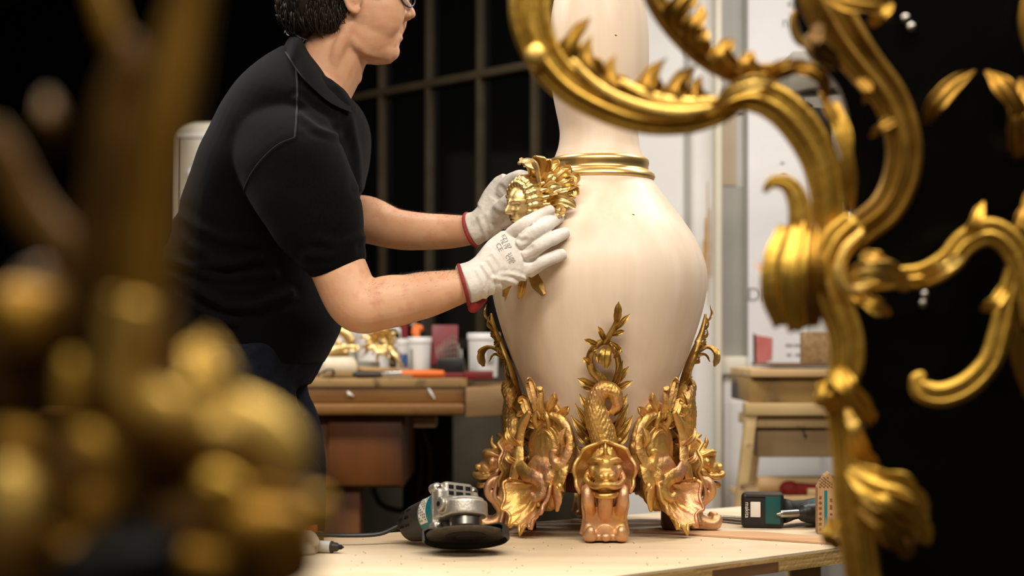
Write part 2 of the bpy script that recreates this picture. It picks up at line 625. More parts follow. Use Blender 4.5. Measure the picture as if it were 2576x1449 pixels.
MT['lens'] = material('spectacle_lens', (0.9, 0.9, 0.9), rough=0.02, transmission=1.0)
MT['machine_grey'] = material('machine_grey', srgb(150, 146, 134), srgb(138, 134, 122), rough=0.45, scale=8)
MT['tube'] = material('lamp_diffuser', (0.9, 0.88, 0.85), rough=0.5, emit=(1.0, 0.93, 0.82), emit_s=1.5)
# ================================================================ the room
def bx(x0, x1, y0, y1, z0, z1, bev=0.0, b=None):
    b = b or B()
    return box(b, ((x0 + x1) / 2, (y0 + y1) / 2, (z0 + z1) / 2), (x1 - x0, y1 - y0, z1 - z0), bev=bev)


def struct(name, b, m, label=None, parent=None, cat=None):
    o = put(name, b, m, parent)
    if parent is None:
        o['kind'] = 'structure'
        o['label'] = label
    return o


struct('floor', bx(-2.6, 2.6, -2.7, 7.5, -0.1, 0.0), MT['floor'], 'dark worn workshop floor')
struct('ceiling', bx(-2.6, 2.6, -2.7, 7.5, 2.72, 2.8), MT['ceiling'], 'dull painted workshop ceiling')
struct('wall_left', bx(-2.6, -2.5, -2.7, 7.5, 0.0, 2.72), MT['black_wall'], 'near black wall on the left')
struct('wall_right', bx(2.5, 2.6, -2.7, 4.5, 0.0, 2.72), MT['dark_wall'], 'dark wall on the right')
struct('wall_front', bx(-2.5, 2.5, -2.7, -2.6, 0.0, 2.72), MT['tan_panel'], 'dark wall behind the viewer')
WY = 4.40
struct('wall_back', bx(0.20, 2.5, WY, WY + 0.1, 0.0, 2.72), MT['white_wall'], 'white painted wall behind the vase')


def WX(px, y=WY):
    return (px - CX) / F_PX * y


def WZ(py, y=WY):
    return CAM_Z - (py - HY) / F_PX * y


# oblique partition wall with a glazed night window
W0, W1 = Vector((0.22, 4.434, 0)), Vector((-2.5, 7.347, 0))
wd = (W1 - W0).normalized()
wn = Vector((wd.y, -wd.x, 0)) if Vector((wd.y, -wd.x, 0)).y < 0 else Vector((-wd.y, wd.x, 0))
WM = basis(wd, -wn, Vector((0, 0, 1)))          # local x along the wall, y away from the room, z up
WLEN = (W1 - W0).length


def wbox(b, s0, s1, d0, d1, z0, z1, bev=0.0):
    c = W0 + wd * ((s0 + s1) / 2) - wn * ((d0 + d1) / 2) + Vector((0, 0, (z0 + z1) / 2))
    return box(b, c, (s1 - s0, d1 - d0, z1 - z0), WM, bev)


SILL = 1.02
b = B()
wbox(b, 0, WLEN, 0.02, 0.12, 0.0, SILL)
wbox(b, 0, WLEN, 0.02, 0.12, 2.50, 2.72)
struct('wall_window', b, MT['grime_wall'], 'grimy grey wall under the dark window')
win = thing('window_1', W0 + wd * 1.2 + Vector((0, 0, SILL)), 'dark night window with thin brown glazing bars', 'window')
del win['category']
win['kind'] = 'structure'
bar_s0 = (P(1345, 870, 4.6).to_2d() - W0.to_2d()).length
step = 0.237
bars = [bar_s0 + step * k for k in range(-1, 4)]
for s in bars:
    put('glazing_bar', wbox(B(), s - 0.010, s + 0.010, -0.010, 0.03, SILL, 2.5, 0.003), MT['mullion'], win)
WE = bars[-1] + 0.16
put('transom', wbox(B(), 0, WE, -0.014, 0.03, 1.802, 1.826, 0.003), MT['mullion'], win)
put('window_sill', wbox(B(), 0, WE, -0.04, 0.03, SILL - 0.03, SILL, 0.004), MT['dark_wall'], win)
for k in range(len(bars) - 1):
    for z0, z1 in ((SILL, 1.802), (1.826, 2.5)):
        put('pane', wbox(B(), bars[k] + 0.013, bars[k + 1] - 0.013, 0.012, 0.018, z0, z1), MT['dark_glass'], win)
for z0, z1 in ((SILL, 1.802), (1.826, 2.5)):
    put('pane', wbox(B(), bars[-1] + 0.013, WE, 0.012, 0.018, z0, z1), MT['dark_glass'], win)
struct('wall_partition', wbox(B(), WE, WLEN, 0.0, 0.12, SILL, 2.5), MT['black_wall'], 'near black partition wall beyond the window')

# white wall: door with a narrow glazed strip, trims
struct('trim_1', bx(WX(1722), WX(1737), WY - 0.012, WY + 0.002, 0.0, 2.7, 0.003), MT['grey_paint'], 'grey vertical strip on the white wall')
struct('trim_2', bx(WX(1794), WX(1811), WY - 0.05, WY + 0.002, 0.0, 2.7, 0.004), MT['cream_paint'], 'cream door jamb with rubbed edge')
b = B()
for x0, y0, y1, w in ((1779, 455, 640, .0016), (1775, 545, 735, .0040), (1786, 520, 700, .0022), (1770, 600, 720, .0020), (1782, 640, 770, .0016)):
    p0, p1 = P(x0, y0, WY - .0006), P(x0 + 1, y1, WY - .0006)
    sweep(b, [p0, p0.lerp(p1, .1), p0.lerp(p1, .4), p0.lerp(p1, .6), p0.lerp(p1, .9), p1], [(.0004, w * .3), (.0005, w * .8), (.0005, w), (.0005, w * .8), (.0005, w * .9), (.0004, w * .3)], n=8)
tag(put('rust_streaks', b, MT['ochre']), 'ochre drip stains running down the white wall beside the jamb', 'stain')
door = thing('door_1', (WX(1850), WY, 0.0), 'cream door with a tall narrow grey glazed strip', 'door')
del door['category']
door['kind'] = 'structure'
put('bottom_rail', bx(WX(1811), WX(2060), WY - 0.035, WY + 0.001, WZ(942), WZ(896), 0.004), MT['cream_paint'], door)
put('lower_panel', bx(WX(1818), WX(2060), WY - 0.02, WY + 0.001, 0.02, WZ(944), 0.004), MT['white_wall'], door)
put('stile', bx(WX(1869), WX(1884), WY - 0.035, WY + 0.001, WZ(895), 2.5, 0.004), MT['grey_paint'], door)
put('pane', bx(WX(1811), WX(1869), WY - 0.012, WY + 0.001, WZ(895), WZ(470)), MT['grey_paint'], door)
put('pane', bx(WX(1811), WX(1852), WY - 0.014, WY + 0.001, WZ(468), WZ(285)), MT['tan_panel'], door)
put('pane', bx(WX(1811), WX(1869), WY - 0.012, WY + 0.001, WZ(283), 2.5), MT['grey_paint'], door)

# poster
PY = WY - 0.045
poster = thing('poster', (WX(1955, PY), PY, WZ(922, PY)), 'tall white printed poster with a red shape hanging beside the door', 'poster')
b = B()
box(b, ((WX(1882, PY) + WX(2030, PY)) / 2, PY, (WZ(922, PY) + WZ(-90, PY)) / 2),
    (WX(2030, PY) - WX(1882, PY), 0.003, WZ(-90, PY) - WZ(922, PY)))
put('sheet', b, MT['paper'], poster)
FLATM = basis((1, 0, 0), (0, 0, 1), (0, -1, 0))      # text that faces the camera side


def wall_text(body, px, py, hpx, y, m, parent, name='lettering', M=FLATM):
    t = text_builder(body, hpx * 1.35 / F_PX * y)
    bb = B()
    p = P(px, py, y)
    bb.add(t.v, t.f, Matrix.Translation(p) @ M.to_4x4())
    return put(name, bb, m, parent, smooth=False)


ty = PY - 0.003
wall_text('eg', 1994, 8, 24, ty, MT['poster_ink'], poster)
wall_text('nfre', 2000, 56, 30, ty, MT['poster_ink'], poster)
wall_text('ore', 1990, 280, 26, ty, MT['poster_ink'], poster)
wall_text('Die', 1914, 742, 36, ty, MT['poster_ink'], poster)
for k, (px, py, w) in enumerate(((1985, 868, 18), (2006, 868, 16), (1985, 892, 12), (2008, 892, 14), (1972, 440, 14), (1968, 410, 10))):
    b = B()
    p = P(px, py, ty)
    box(b, p, (w / F_PX * ty, 0.001, 0.006))
    put('small_print', b, MT['poster_ink'], poster)
tri = [P(1898, 842, ty), P(1944, 850, ty), P(1942, 905, ty), P(1898, 918, ty)]
b = B()
b.add(tri + [p + Vector((0, 0.002, 0)) for p in tri], [(0, 1, 2, 3), (4, 5, 6, 7), (0, 1, 5, 4), (1, 2, 6, 5), (2, 3, 7, 6), (3, 0, 4, 7)])
put('printed_shape', b, MT['poster_red'], poster, label='faded red printed shape')
sh = [P(1895, 838, ty - .0005), P(1901, 842, ty - .0005), P(1902, 916, ty - .0005), P(1896, 919, ty - .0005)]
b = B()
b.add(sh + [p + Vector((0, 0.002, 0)) for p in sh], [(0, 1, 2, 3), (4, 5, 6, 7), (0, 1, 5, 4), (1, 2, 6, 5), (2, 3, 7, 6), (3, 0, 4, 7)])
put('printed_edge', b, MT['black'], poster)

# ceiling lamp housings
for i, (l, s, p_, c) in enumerate(LAMPS):
    lab = ['ceiling tube lamp above the worker\'s foreground left', 'ceiling tube lamp above the foreground right',
           'ceiling tube lamp above the worker\'s back', 'ceiling tube lamp above the white wall side', 'ceiling tube lamp behind the viewer'][i]
    t = thing('ceiling_lamp', (l[0], l[1], l[2] - 0.07), lab, 'lamp', 'ceiling tube lamps')
    put('housing', bx(l[0] - s[0] / 2, l[0] + s[0] / 2, l[1] - 0.17, l[1] + 0.17, l[2] - 0.06, 2.72, 0.01), MT['white_wall'], t)

# ================================================================ the work table
TZ = 0.68
tq = [Vector((-0.75, 2.363, 0)), Vector((0.70, 3.330, 0)), Vector((0.85, 2.799, 0)), Vector((-0.35, 1.797, 0))]
table = thing('work_table', (0.2, 2.6, 0), 'pale plywood work table carrying the big vase', 'table')


def slab(quad, z0, z1):
    b = B()
    b.add([p + Vector((0, 0, z0)) for p in quad] + [p + Vector((0, 0, z1)) for p in quad],
          [(3, 2, 1, 0), (4, 5, 6, 7), (0, 1, 5, 4), (1, 2, 6, 5), (2, 3, 7, 6), (3, 0, 4, 7)])
    return b


cen = sum(tq, Vector()) / 4
inner = [cen + (p - cen) * 0.999 for p in tq]
put('table_top', slab(inner, TZ - 0.004, TZ), MT['plywood'], table)
put('core_edge', slab(tq, TZ - 0.026, TZ - 0.004), MT['ply_edge'], table)
e0, e1 = Vector((0.145, 2.21, 0)), Vector((0.534, 2.535, 0))
ed = (e1 - e0).normalized()
en = Vector((ed.y, -ed.x, 0))
pA, pB = P(1800, 1430, 2.33), P(1965, 1415, 2.42)
sA, sB = (pA - e0).dot(ed), (pB - e0).dot(ed)
b = B()
c = e0 + ed * ((sA + sB) / 2) + en * 0.0005 + Vector((0, 0, TZ - 0.017))
box(b, c, (sB - sA, 0.006, 0.016), basis(ed, -en, (0, 0, 1)))
put('edge_patch', b, MT['brown_strip'], table, label='brown wooden repair strip')
for p in (tq[0].lerp(cen, 0.14), tq[1].lerp(cen, 0.2), tq[2].lerp(cen, 0.2), tq[3].lerp(cen, 0.14)):
    put('leg', bx(p.x - 0.03, p.x + 0.03, p.y - 0.03, p.y + 0.03, 0.0, TZ - 0.026, 0.003), MT['old_wood'], table)

# thin veneer strip on the table
q = [P(x, y, .32 * F_PX / (y - HY)) for x, y in ((1590, 1340), (1680, 1344), (2200, 1378), (2215, 1366), (1900, 1341), (1650, 1339))]
b = B()
prism(b, [(p.x, p.y) for p in q], 0.003, c=(0, 0, TZ + 0.0004), bev=0.0)
o = put('veneer_strip', b, MT['veneer'])
tag(o, 'long thin veneer strip lying under the right side of the vase', 'wood strip')

# ================================================================ old joiner's bench behind
BY = 3.9


def bp(px0, px1, py0, py1, y0, y1, bev=0.003, b=None):
    return bx(WX(px0, y0), WX(px1, y0), y0, y1, WZ(py1, y0), WZ(py0, y0), bev, b)


bench = thing('workbench', (-0.5, 4.2, 0), 'old oiled wooden workbench with an end vise block behind the worker', 'workbench')
BZ = WZ(953, BY)
put('bench_board', bx(-1.5, WX(1174, BY), BY, 4.5, WZ(975, BY), BZ, 0.003), MT['bench_top'], bench, label='pale worn top board')
put('apron', bx(-1.5, WX(1170, BY), BY + 0.004, BY + 0.08, WZ(1014, BY), WZ(975, BY), 0.003), MT['bench_wood'], bench)
put('moulding', bx(-1.5, WX(1171, BY), BY - 0.012, BY + 0.08, WZ(1045, BY), WZ(1015, BY), 0.008), MT['bench_wood'], bench)
b = B()
prism(b, [(WX(1171, BY), WZ(975, BY)), (WX(1282, BY), WZ(972, BY)), (WX(1284, BY), WZ(1034, BY)), (WX(1256, BY), WZ(1046, BY)), (WX(1172, BY), WZ(1050, BY))],
      0.5, M=basis((1, 0, 0), (0, 0, 1), (0, 1, 0)), c=(0, BY - 0.015, 0), bev=0.004)
put('vise_block', b, MT['bench_light'], bench, label='pale end vise block')
for x0, x1 in ((1262, 1288),):
    put('leg', bx(WX(x0, BY), WX(x1, BY) + 0.03, BY + 0.02, BY + 0.1, 0, WZ(1046, BY), 0.004), MT['red_wood'], bench)
put('leg', bp(806, 905, 1226, 1896, BY + 0.05, BY + 0.15), MT['red_wood'], bench)
put('leg', bx(-1.45, -1.37, BY + 0.03, BY + 0.11, 0, WZ(1046, BY), 0.004), MT['red_wood'], bench)
put('cabinet_box', bp(700, 1014, 1048, 1226, BY + 0.03, BY + 0.5), MT['red_wood'], bench)
put('cabinet_door', bp(826, 1010, 1062, 1222, BY + 0.02, BY + 0.035), MT['red_wood'], bench)
put('guide_block', bp(1040, 1096, 1046, 1076, BY + 0.03, BY + 0.12), MT['bench_light'], bench)
put('spatter', sweep(B(), [P(874, 985, BY + .003), P(880, 992, BY + .003), P(890, 997, BY + .003)], [.002, .006, .001], n=6), MT['label_white'], bench, label='white paint fleck')
b = B()
sweep(b, [P(1078, 978, BY + 0.003), P(1085, 990, BY + .003), P(1093, 1003, BY + 0.003)], [0.003, 0.004, 0.002], n=6)
put('spatter', b, MT['label_white'], bench, label='white paint run')

o = put('black_cabinet', bx(WX(1012, 4.42), WX(1136, 4.42), 4.42, 4.56, 0.0, 0.875, 0.004), MT['black'])
tag(o, 'black cabinet standing in the shade under the workbench', 'cabinet')
b = B()
sweep(b, [P(1052, 1062, 4.40), P(1075, 1120, 4.41), P(1082, 1190, 4.41), P(1066, 1250, 4.41), P(1020, 1310, 4.41), P(985, 1400, 4.41)], [0.008], n=8)
sweep(b, [P(1044, 1062, 4.415), P(1058, 1130, 4.415), P(1056, 1210, 4.415), P(1035, 1280, 4.415), P(960, 1270, 4.415), P(930, 1200, 4.415)], [0.008], n=8)
tag(put('hanging_hose', b, MT['cable']), 'dark brown hose looped below the workbench', 'hose')
b = B()
sweep(b, [P(1250, 1190, 4.1), P(1222, 1220, 4.1), P(1196, 1268, 4.1), P(1180, 1360, 4.1), P(1170, 1600, 4.05), P(1165, 1845, 4.05)], [0.006], n=8)
tag(put('power_cable', b, MT['black']), 'black cable slanting down beside the workbench vise', 'cable')

# ---- things on the bench
def on_bench(px, y):
    return Vector((WX(px, y), y, BZ))


def bucket(px0, px1, pytop, y, label, lid=True):
    c = on_bench((px0 + px1) / 2, y)
    r = (px1 - px0) / 2 / F_PX * y
    h = WZ(pytop, y) - BZ
    t = thing('bucket', c, label, 'bucket', 'white plastic tubs on the bench')
    b = lathe(B(), [(r * 0.86, 0), (r * 0.88, 0.003), (r * 0.96, h * 0.86), (r * 0.97, h * 0.9), (r * 0.90, h * 0.9), (r * 0.80, 0.01)], c, 40, close=False)
    lathe(b, [(0.001, 0.0005), (r * 0.87, 0.0005), (r * 0.87, 0.008), (0.001, 0.008)], c, 40, close=False)
    put('tub', b, MT['white_plastic'], t)
    put('rim', lathe(B(), [(r * 0.95, h * 0.86), (r * 1.02, h * 0.86), (r * 1.02, h * 0.98), (r * 0.99, h), (r * 0.92, h), (r * 0.92, h * 0.86), (r * 0.95, h * 0.86)], c, 40, close=False), MT['white_plastic'], t)
    return t, c, r, h


t, c, r, h = bucket(996, 1040, 852, 4.18, 'small white tub with a blue label left of the orange clamp')
b = B()
for j in range(8):
    a0 = math.radians(-130 + j * 8)
    a1 = math.radians(-130 + (j + 1) * 8)
    rr = r * 0.955
    b.add([c + Vector((rr * math.cos(a), rr * math.sin(a), z)) for z in (h * 0.25, h * 0.6) for a in (a0, a1)], [(0, 1, 3, 2)])
put('label_band', b, MT['blue_label'], t, label='blue paper label')
t, c, r, h = bucket(1026, 1086, 848, 4.10, 'white tub directly beside the open red drill-bit case')
put('label_stripe', box(B(), c + Vector((-r * 0.62, -r * 0.72, h * 0.45)), (0.006, 0.004, h * 0.5), rotz(-0.7)), MT['ink'], t)
t, c, r, h = bucket(1176, 1256, 838, 4.12, 'larger white tub behind the gilt foliage left of the vase')
put('label_band', box(B(), c + Vector((r * 0.45, -r * 0.83, h * 0.5)), (0.022, 0.004, h * 0.35), rotz(0.45)), MT['grey_paint'], t)

# tools standing in the tub
b = B()
sweep(b, [P(1052, 905, 4.08), P(1050, 860, 4.08), P(1046, 835, 4.09), P(1050, 826, 4.1), P(1062, 828, 4.1)], [0.006, 0.007, 0.012, 0.012, 0.008], n=8)
tag(put('clamp', b, MT['orange']), 'small orange clamp hung over the rim of a white tub', 'clamp')
b = B()
sweep(b, [P(1018, 920, 4.18), P(1018, 860, 4.18), P(1017, 806, 4.18)], [(0.006, 0.010)], n=8)
tag(put('pliers_handle', b, MT['red_case']), 'dark red plier handle standing in a white tub', 'pliers')
t = thing('wrench', P(1060, 905, 4.14), 'steel wrench poking up among the tub tools', 'wrench')
b = B()
sweep(b, [P(1060, 905, 4.14), P(1048, 840, 4.16), P(1040, 815, 4.18)], [0.005, 0.006, 0.011], n=8)
put('shank', b, MT['steel'], t)
b = B()
sweep(b, [P(1070, 900, 4.12), P(1066, 845, 4.12), P(1064, 806, 4.14)], [0.007, 0.008, 0.009], n=8)
tag(put('file_handle', b, MT['black']), 'black tool handle upright beside the orange clamp', 'tool')

# drill-bit case
t = thing('drill_bit_case', on_bench(1130, 4.02), 'open dark red case holding a row of steel drill bits', 'drill bits')
b = B()
M = Matrix.Rotation(math.radians(-12), 3, 'X')
c0 = P(1119, 868, 4.10)
box(b, c0, (0.068, 0.012, 0.105), M, 0.003)
put('lid', b, MT['red_case'], t)
put('tray', bp(1090, 1172, 938, 953, 4.0, 4.10), MT['red_case'], t)
b = B()
bp(1100, 1166, 902, 940, 4.03, 4.08, 0.003, b)
put('holder', b, MT['blk_plastic'], t)
for k in range(9):
    px = 1099 + k * 7.4
    top = 872 - 30 * min(1, k / 5) if k < 7 else 850 + (k - 6) * 14
    bb = B()
    p0, p1 = P(px + 2, 906, 4.045), P(px - 1 + k * 0.5, top, 4.05)
    rr = 0.0020 + 0.0002 * min(k, 5)
    sweep(bb, [p0, p0.lerp(p1, 0.5), p1], [rr, rr, rr * 0.5], n=8, seg=12, prof=lambda th, u: 1 + 0.12 * math.cos(2 * th - u * 30))
    put('drill_bit', bb, MT['steel'], t)

# red box piece beside
tag(put('red_box', bp(1168, 1240, 934, 955, 3.97, 4.05), MT['red_case']), 'low dark red box at the right end of the bench', 'box')

# white-headed mallet
t = thing('mallet', on_bench(870, 4.0), 'mallet with a round white head and wooden handle on the bench', 'mallet')
hc = P(848, 926, 4.0)
hc.z = BZ + 0.027
Mh = basis((0, 0, 1), (0.5, 0.866, 0), Vector((0, 0, 1)).cross(Vector((0.5, 0.866, 0))))
Mx = Matrix.Rotation(math.radians(70), 3, 'Y')
b = lathe(B(), [(0.022, -0.045), (0.026, -0.042), (0.0265, 0.042), (0.022, 0.046)], hc, 28, basis((0, 0, 1), (-0.45, 0.89, 0), (0.89, 0.45, 0)))
put('head', b, MT['cloth'], t)
b = B()
sweep(b, [hc + Vector((0.02, 0.02, 0)), P(920, 930, 4.04), P(1005, 932, 4.06)], [(0.009, 0.007), (0.009, 0.007), (0.012, 0.008)], n=10)
put('handle', b, MT['light_wood'], t)
t = thing('chisel', on_bench(1062, 3.97), 'chisel with a long orange handle lying at the bench edge', 'chisel')
b = B()
z1 = BZ + 0.011
a0, a1 = Vector((WX(1012, 3.97), 3.97, z1)), Vector((WX(1116, 3.96), 3.96, z1))
sweep(b, [a0, a0.lerp(a1, .3), a0.lerp(a1, .7), a1], [0.008, 0.0105, 0.0108, 0.009], n=12)
put('handle', b, MT['orange'], t)
b = B()
sweep(b, [a0, a0 + Vector((-0.06, 0.02, -0.003))], [(0.002, 0.006), (0.001, 0.006)], n=8)
put('blade', b, MT['steel'], t)
t = thing('screwdriver', on_bench(930, 3.95), 'dark grey handled screwdriver lying before the mallet', 'screwdriver')
b = B()
a0, a1 = Vector((WX(888, 3.95), 3.96, BZ + 0.009)), Vector((WX(962, 3.95), 3.94, BZ + 0.009))
sweep(b, [a0, a0.lerp(a1, .2), a0.lerp(a1, .8), a1], [0.006, 0.0088, 0.008, 0.005], n=12)
put('handle', b, MT['worn_plastic'], t)
b = B()
sweep(b, [a1, a1 + Vector((0.075, 0.0, -0.004))], [0.0028, 0.002], n=8)
put('shaft', b, MT['steel'], t)
b = B()
sweep(b, [P(800, 944, 3.95), P(815, 934, 3.96), P(832, 930, 3.97), P(840, 938, 3.97), P(836, 948, 3.96)], [(0.006, 0.002)], n=8)
tag(put('strap', b, MT['black']), 'black curled strap end beside the white mallet head', 'strap')
t = thing('mug', on_bench(962, 4.3), 'white mug with a round handle among the gilt castings', 'mug')
c = on_bench(940, 4.3)
put('cup', lathe(B(), [(0.034, 0), (0.042, 0.004), (0.044, 0.135), (0.041, 0.135), (0.039, 0.008), (0.001, 0.008)], c, 32, close=False), MT['white_plastic'], t)
b = B()
cc = c + Vector((0.052, 0, 0.105))
sweep(b, [cc + Vector((0.024 * math.cos(a), 0, 0.026 * math.sin(a))) for a in [math.radians(d) for d in range(-130, 131, 20)]], [0.005], n=8, seg=2)
put('handle', b, MT['white_plastic'], t)
tag(put('grey_tin', lathe(B(), [(0.03, 0), (0.032, 0.002), (0.032, 0.04), (0.028, 0.041), (0.027, 0.004), (0.001, 0.004)], on_bench(925, 4.09), 28, close=False), MT['grey_paint']),
    'low grey tin under the gilt leaf casting', 'tin')
o = put('white_plastic_sheet', lathe(B(), [(0.045, 0), (0.05, 0.01), (0.052, 0.12), (0.046, 0.122), (0.044, 0.012), (0.001, 0.01)], on_bench(862, 4.41), 28, close=False), MT['white_plastic'])
o.name = 'white_jar'
tag(o, 'white jar behind the gilt scroll casting', 'jar')

# gilt castings lying on the bench
t = thing('gilt_casting', on_bench(960, 4.03), 'large gilded leaf casting with long drooping point on the bench', 'casting', 'gilt castings on the bench')
b = B()
Y0 = 4.03
core = P(965, 862, Y0)
for tip, w in (((1026, 945), .016), ((1005, 838), .016), ((960, 818), .02), ((915, 835), .014), ((888, 850), .012), ((905, 905), .014), ((945, 925), .014), ((975, 915), .012), ((895, 885), .012)):
    tp = P(tip[0], tip[1], Y0 - 0.03)
    mid = core.lerp(tp, 0.5) + Vector((0, -0.025, 0.008))
    leaf(b, [core, mid, tp], [w * .8, w * 1.2, w * 0.2], (0, -1, 0), lobes=3, depth=.4, cup=.2)
blob(b, core, (0.03, 0.03, 0.026))
b = fuse(b, 0.0022, 2)
put('acanthus_cluster', b, MT['brass'], t)
t = thing('gilt_casting', on_bench(850, 4.0), 'gilded curling scroll casting behind the mallet head', 'casting', 'gilt castings on the bench')
b = B()
sweep(b, [P(870, 905, 4.08), P(850, 885, 4.06), P(820, 900, 4.05), P(802, 926, 4.04)], [(0.008, 0.016), (0.012, .02), (.01, .016), (.004, .006)], n=12)
sweep(b, [P(885, 862, 4.1), P(870, 840, 4.1), P(850, 832, 4.1), P(838, 848, 4.1), P(850, 862, 4.1)], [(0.01, .014), (.012, .014), (.01, .012), (.008, .01), (.006, .006)], n=12)
leaf(b, [P(905, 876, 4.06), P(870, 872, 4.06), P(835, 880, 4.05)], [.01, .018, .004], (0, -1, 0), lobes=3)
leaf(b, [P(850, 862, 4.1), P(872, 872, 4.08), P(905, 880, 4.05)], [.01, .014, .006], (0, -1, 0), lobes=2)
b = fuse(b, 0.0024, 2)
put('scroll', b, MT['brass'], t)

# ================================================================ right side: trestle, drawer unit, boards
RY = 3.85


def rp(px0, px1, py0, py1, y0, y1, bev=0.003, b=None):
    return bp(px0, px1, py0, py1, y0, y1, bev, b)


tr = thing('wooden_trestle', (WX(2060, RY), RY + 0.15, 0), 'dusty wooden trestle stand with a shallow drawer beside the door', 'trestle')
put('top_rail', rp(1876, 2280, 1014, 1046, RY, RY + 0.06), MT['old_wood'], tr)
for x0, x1 in ((1892, 1768), (2262, 2386)):
    for dy in (0.0, 0.32):
        b = B()
        a = P(x0, 1018, RY + 0.03)
        z0 = Vector((a.x + (x1 - x0) / 1039.0 * 0.88, RY + 0.03 + dy, 0.0))
        a.y += dy
        if dy:
            a.x += .07 if x0 < 2000 else -.07
            z0.x += .07 if x0 < 2000 else -.07
        w = 0.012
        d = (z0 - a)
        ln = d.length
        box(b, (a + z0) / 2, (0.024, 0.05, ln), basis(Vector((-d.z, 0, d.x)).normalized(), (0, 1, 0), -d.normalized()), 0.003)
        put('leg', b, MT['old_wood'], tr)
put('top_rail', bx(WX(1940, RY), WX(2230, RY), RY + 0.33, RY + 0.38, WZ(1046, RY), WZ(1014, RY), .003), MT['old_wood'], tr)
put('drawer_rail', rp(1898, 2262, 1048, 1076, RY + 0.02, RY + 0.30), MT['old_wood'], tr)
put('drawer_front', rp(1904, 2256, 1078, 1150, RY + 0.035, RY + 0.28), MT['spot_wood'], tr, label='spotted brown drawer front')
put('shelf', bx(WX(1868, RY + 0.08), WX(2300, RY + 0.08), RY + 0.05, RY + 0.33, WZ(1262, RY + 0.08), WZ(1246, RY + 0.08), 0.002), MT['light_wood'], tr)
o = put('stained_panel', rp(1886, 2270, 949, 1013, RY + 0.01, RY + 0.34), MT['stained_wood'])
tag(o, 'stained brown and black wooden block on top of the trestle', 'wood block')
o = put('board', rp(1888, 2275, 924, 945, RY - 0.01, RY + 0.35), MT['light_wood'])
tag(o, 'light pine board lying on the stained block', 'board')
o.data.transform(Matrix.Translation((0, 0, WZ(949, RY + 0.01) - WZ(945, RY - 0.01) + 0.0005)))
o = put('thin_board', bx(WX(1942, RY), WX(2270, RY), RY + 0.0, RY + 0.34, WZ(921, RY), WZ(916, RY), 0.001), MT['brown_strip'])
tag(o, 'thin dark slat on the pine board', 'board')
o = put('chipboard_sheet', rp(2018, 2200, 835, 914, RY + 0.06, RY + 0.09, 0.001), MT['chipboard'])
tag(o, 'upright chipboard offcut in front of the poster', 'board')
sh_z = WZ(1246, RY + 0.08)
t = thing('paper_roll', Vector((WX(1985, RY + .12), RY + .14, sh_z)), 'beige cardboard tube lying on the trestle shelf', 'tube')
b = B()
a0, a1 = Vector((WX(1906, RY + .12), RY + .12, sh_z + 0.022)), Vector((WX(1965, RY + .12), RY + .13, sh_z + 0.022))
lathe(b, [(0.014, 0.004), (0.021, 0), (0.022, 0.002), (0.022, 0.30), (0.020, 0.302), (0.014, 0.30)], a0, 24, basis((0, 0, 1), (0, -1, 0), (1, 0.05, 0)), close=True)
put('tube', b, MT['light_wood'], t)
b = B()
blob(b, Vector((WX(1985, RY + .09), RY + .085, sh_z + 0.018)), (0.026, 0.02, 0.018))
sweep(b, [Vector((WX(1990, RY + .09), RY + .085, sh_z + 0.016)), Vector((WX(2090, RY + .09), RY + .085, sh_z + 0.014))], [0.016, 0.012], n=12)
tag(put('red_handle_tool', fuse(b, 0.003, 2), MT['red_trim']), 'red rubber handle lying before the cardboard tube', 'tool')
tag(put('wood_offcut', bx(WX(2034, RY + .05), WX(2110, RY + .05), RY + .052, RY + .068, sh_z, sh_z + 0.018, 0.001), MT['light_wood']), 'pale wood offcut at the shelf edge of the trestle', 'wood block')

# drill press standing behind the gilt scroll
DY = 3.42
dp = thing('drill_press', (WX(2190, DY), DY + 0.1, 0), 'grey pedestal drill press behind the gilt scrollwork', 'drill press')
b = B()
prism(b, [(WX(1982, DY), WZ(150, DY)), (WX(1995, DY), WZ(126, DY)), (WX(2200, DY), WZ(120, DY)), (WX(2200, DY), WZ(215, DY)), (WX(2045, DY), WZ(222, DY)), (WX(1985, DY), WZ(236, DY))],
      0.26, M=basis((1, 0, 0), (0, 0, 1), (0, 1, 0)), c=(0, DY, 0), bev=0.006)
put('belt_cover', b, MT['machine_grey'], dp)
b = B()
prism(b, [(WX(2022, DY), WZ(240, DY)), (WX(2200, DY), WZ(226, DY)), (WX(2200, DY), WZ(500, DY)), (WX(2098, DY), WZ(486, DY)), (WX(2090, DY), WZ(400, DY))],
      0.14, M=basis((1, 0, 0), (0, 0, 1), (0, 1, 0)), c=(0, DY + 0.02, 0), bev=0.006)
put('head_casting', b, MT['machine_grey'], dp)
put('switch_plate', rp(2030, 2098, 270, 330, DY + 0.005, DY + 0.025), MT['black'], dp)
put('vent_plate', rp(2040, 2090, 318, 368, DY + 0.008, DY + 0.03), MT['black'], dp)
b = B()
sweep(b, [P(2012, 266, DY - 0.01), P(2024, 262, DY), P(2040, 268, DY + 0.02)], [0.007, 0.006, 0.005], n=10)
put('feed_knob', b, MT['black'], dp)
cc = P(2118, 500, DY + 0.08)
put('chuck', lathe(B(), [(0.012, -0.06), (0.013, -0.055), (0.014, -0.03), (0.02, -0.026), (0.02, 0.0), (0.015, 0.012), (0.015, 0.03)], cc, 24), MT['steel'], dp)
put('drill_bit', lathe(B(), [(0.001, -0.12), (0.004, -0.113), (0.004, -0.05)], cc, 12), MT['steel'], dp)
xcol = WX(2215, DY)
put('column', lathe(B(), [(0.036, 0.02), (0.036, 1.75)], (xcol, DY + 0.13, 0), 28), MT['steel'], dp)
put('base', bx(xcol - 0.2, xcol + 0.2, DY - 0.08, DY + 0.25, 0, 0.03, 0.006), MT['machine_grey'], dp)

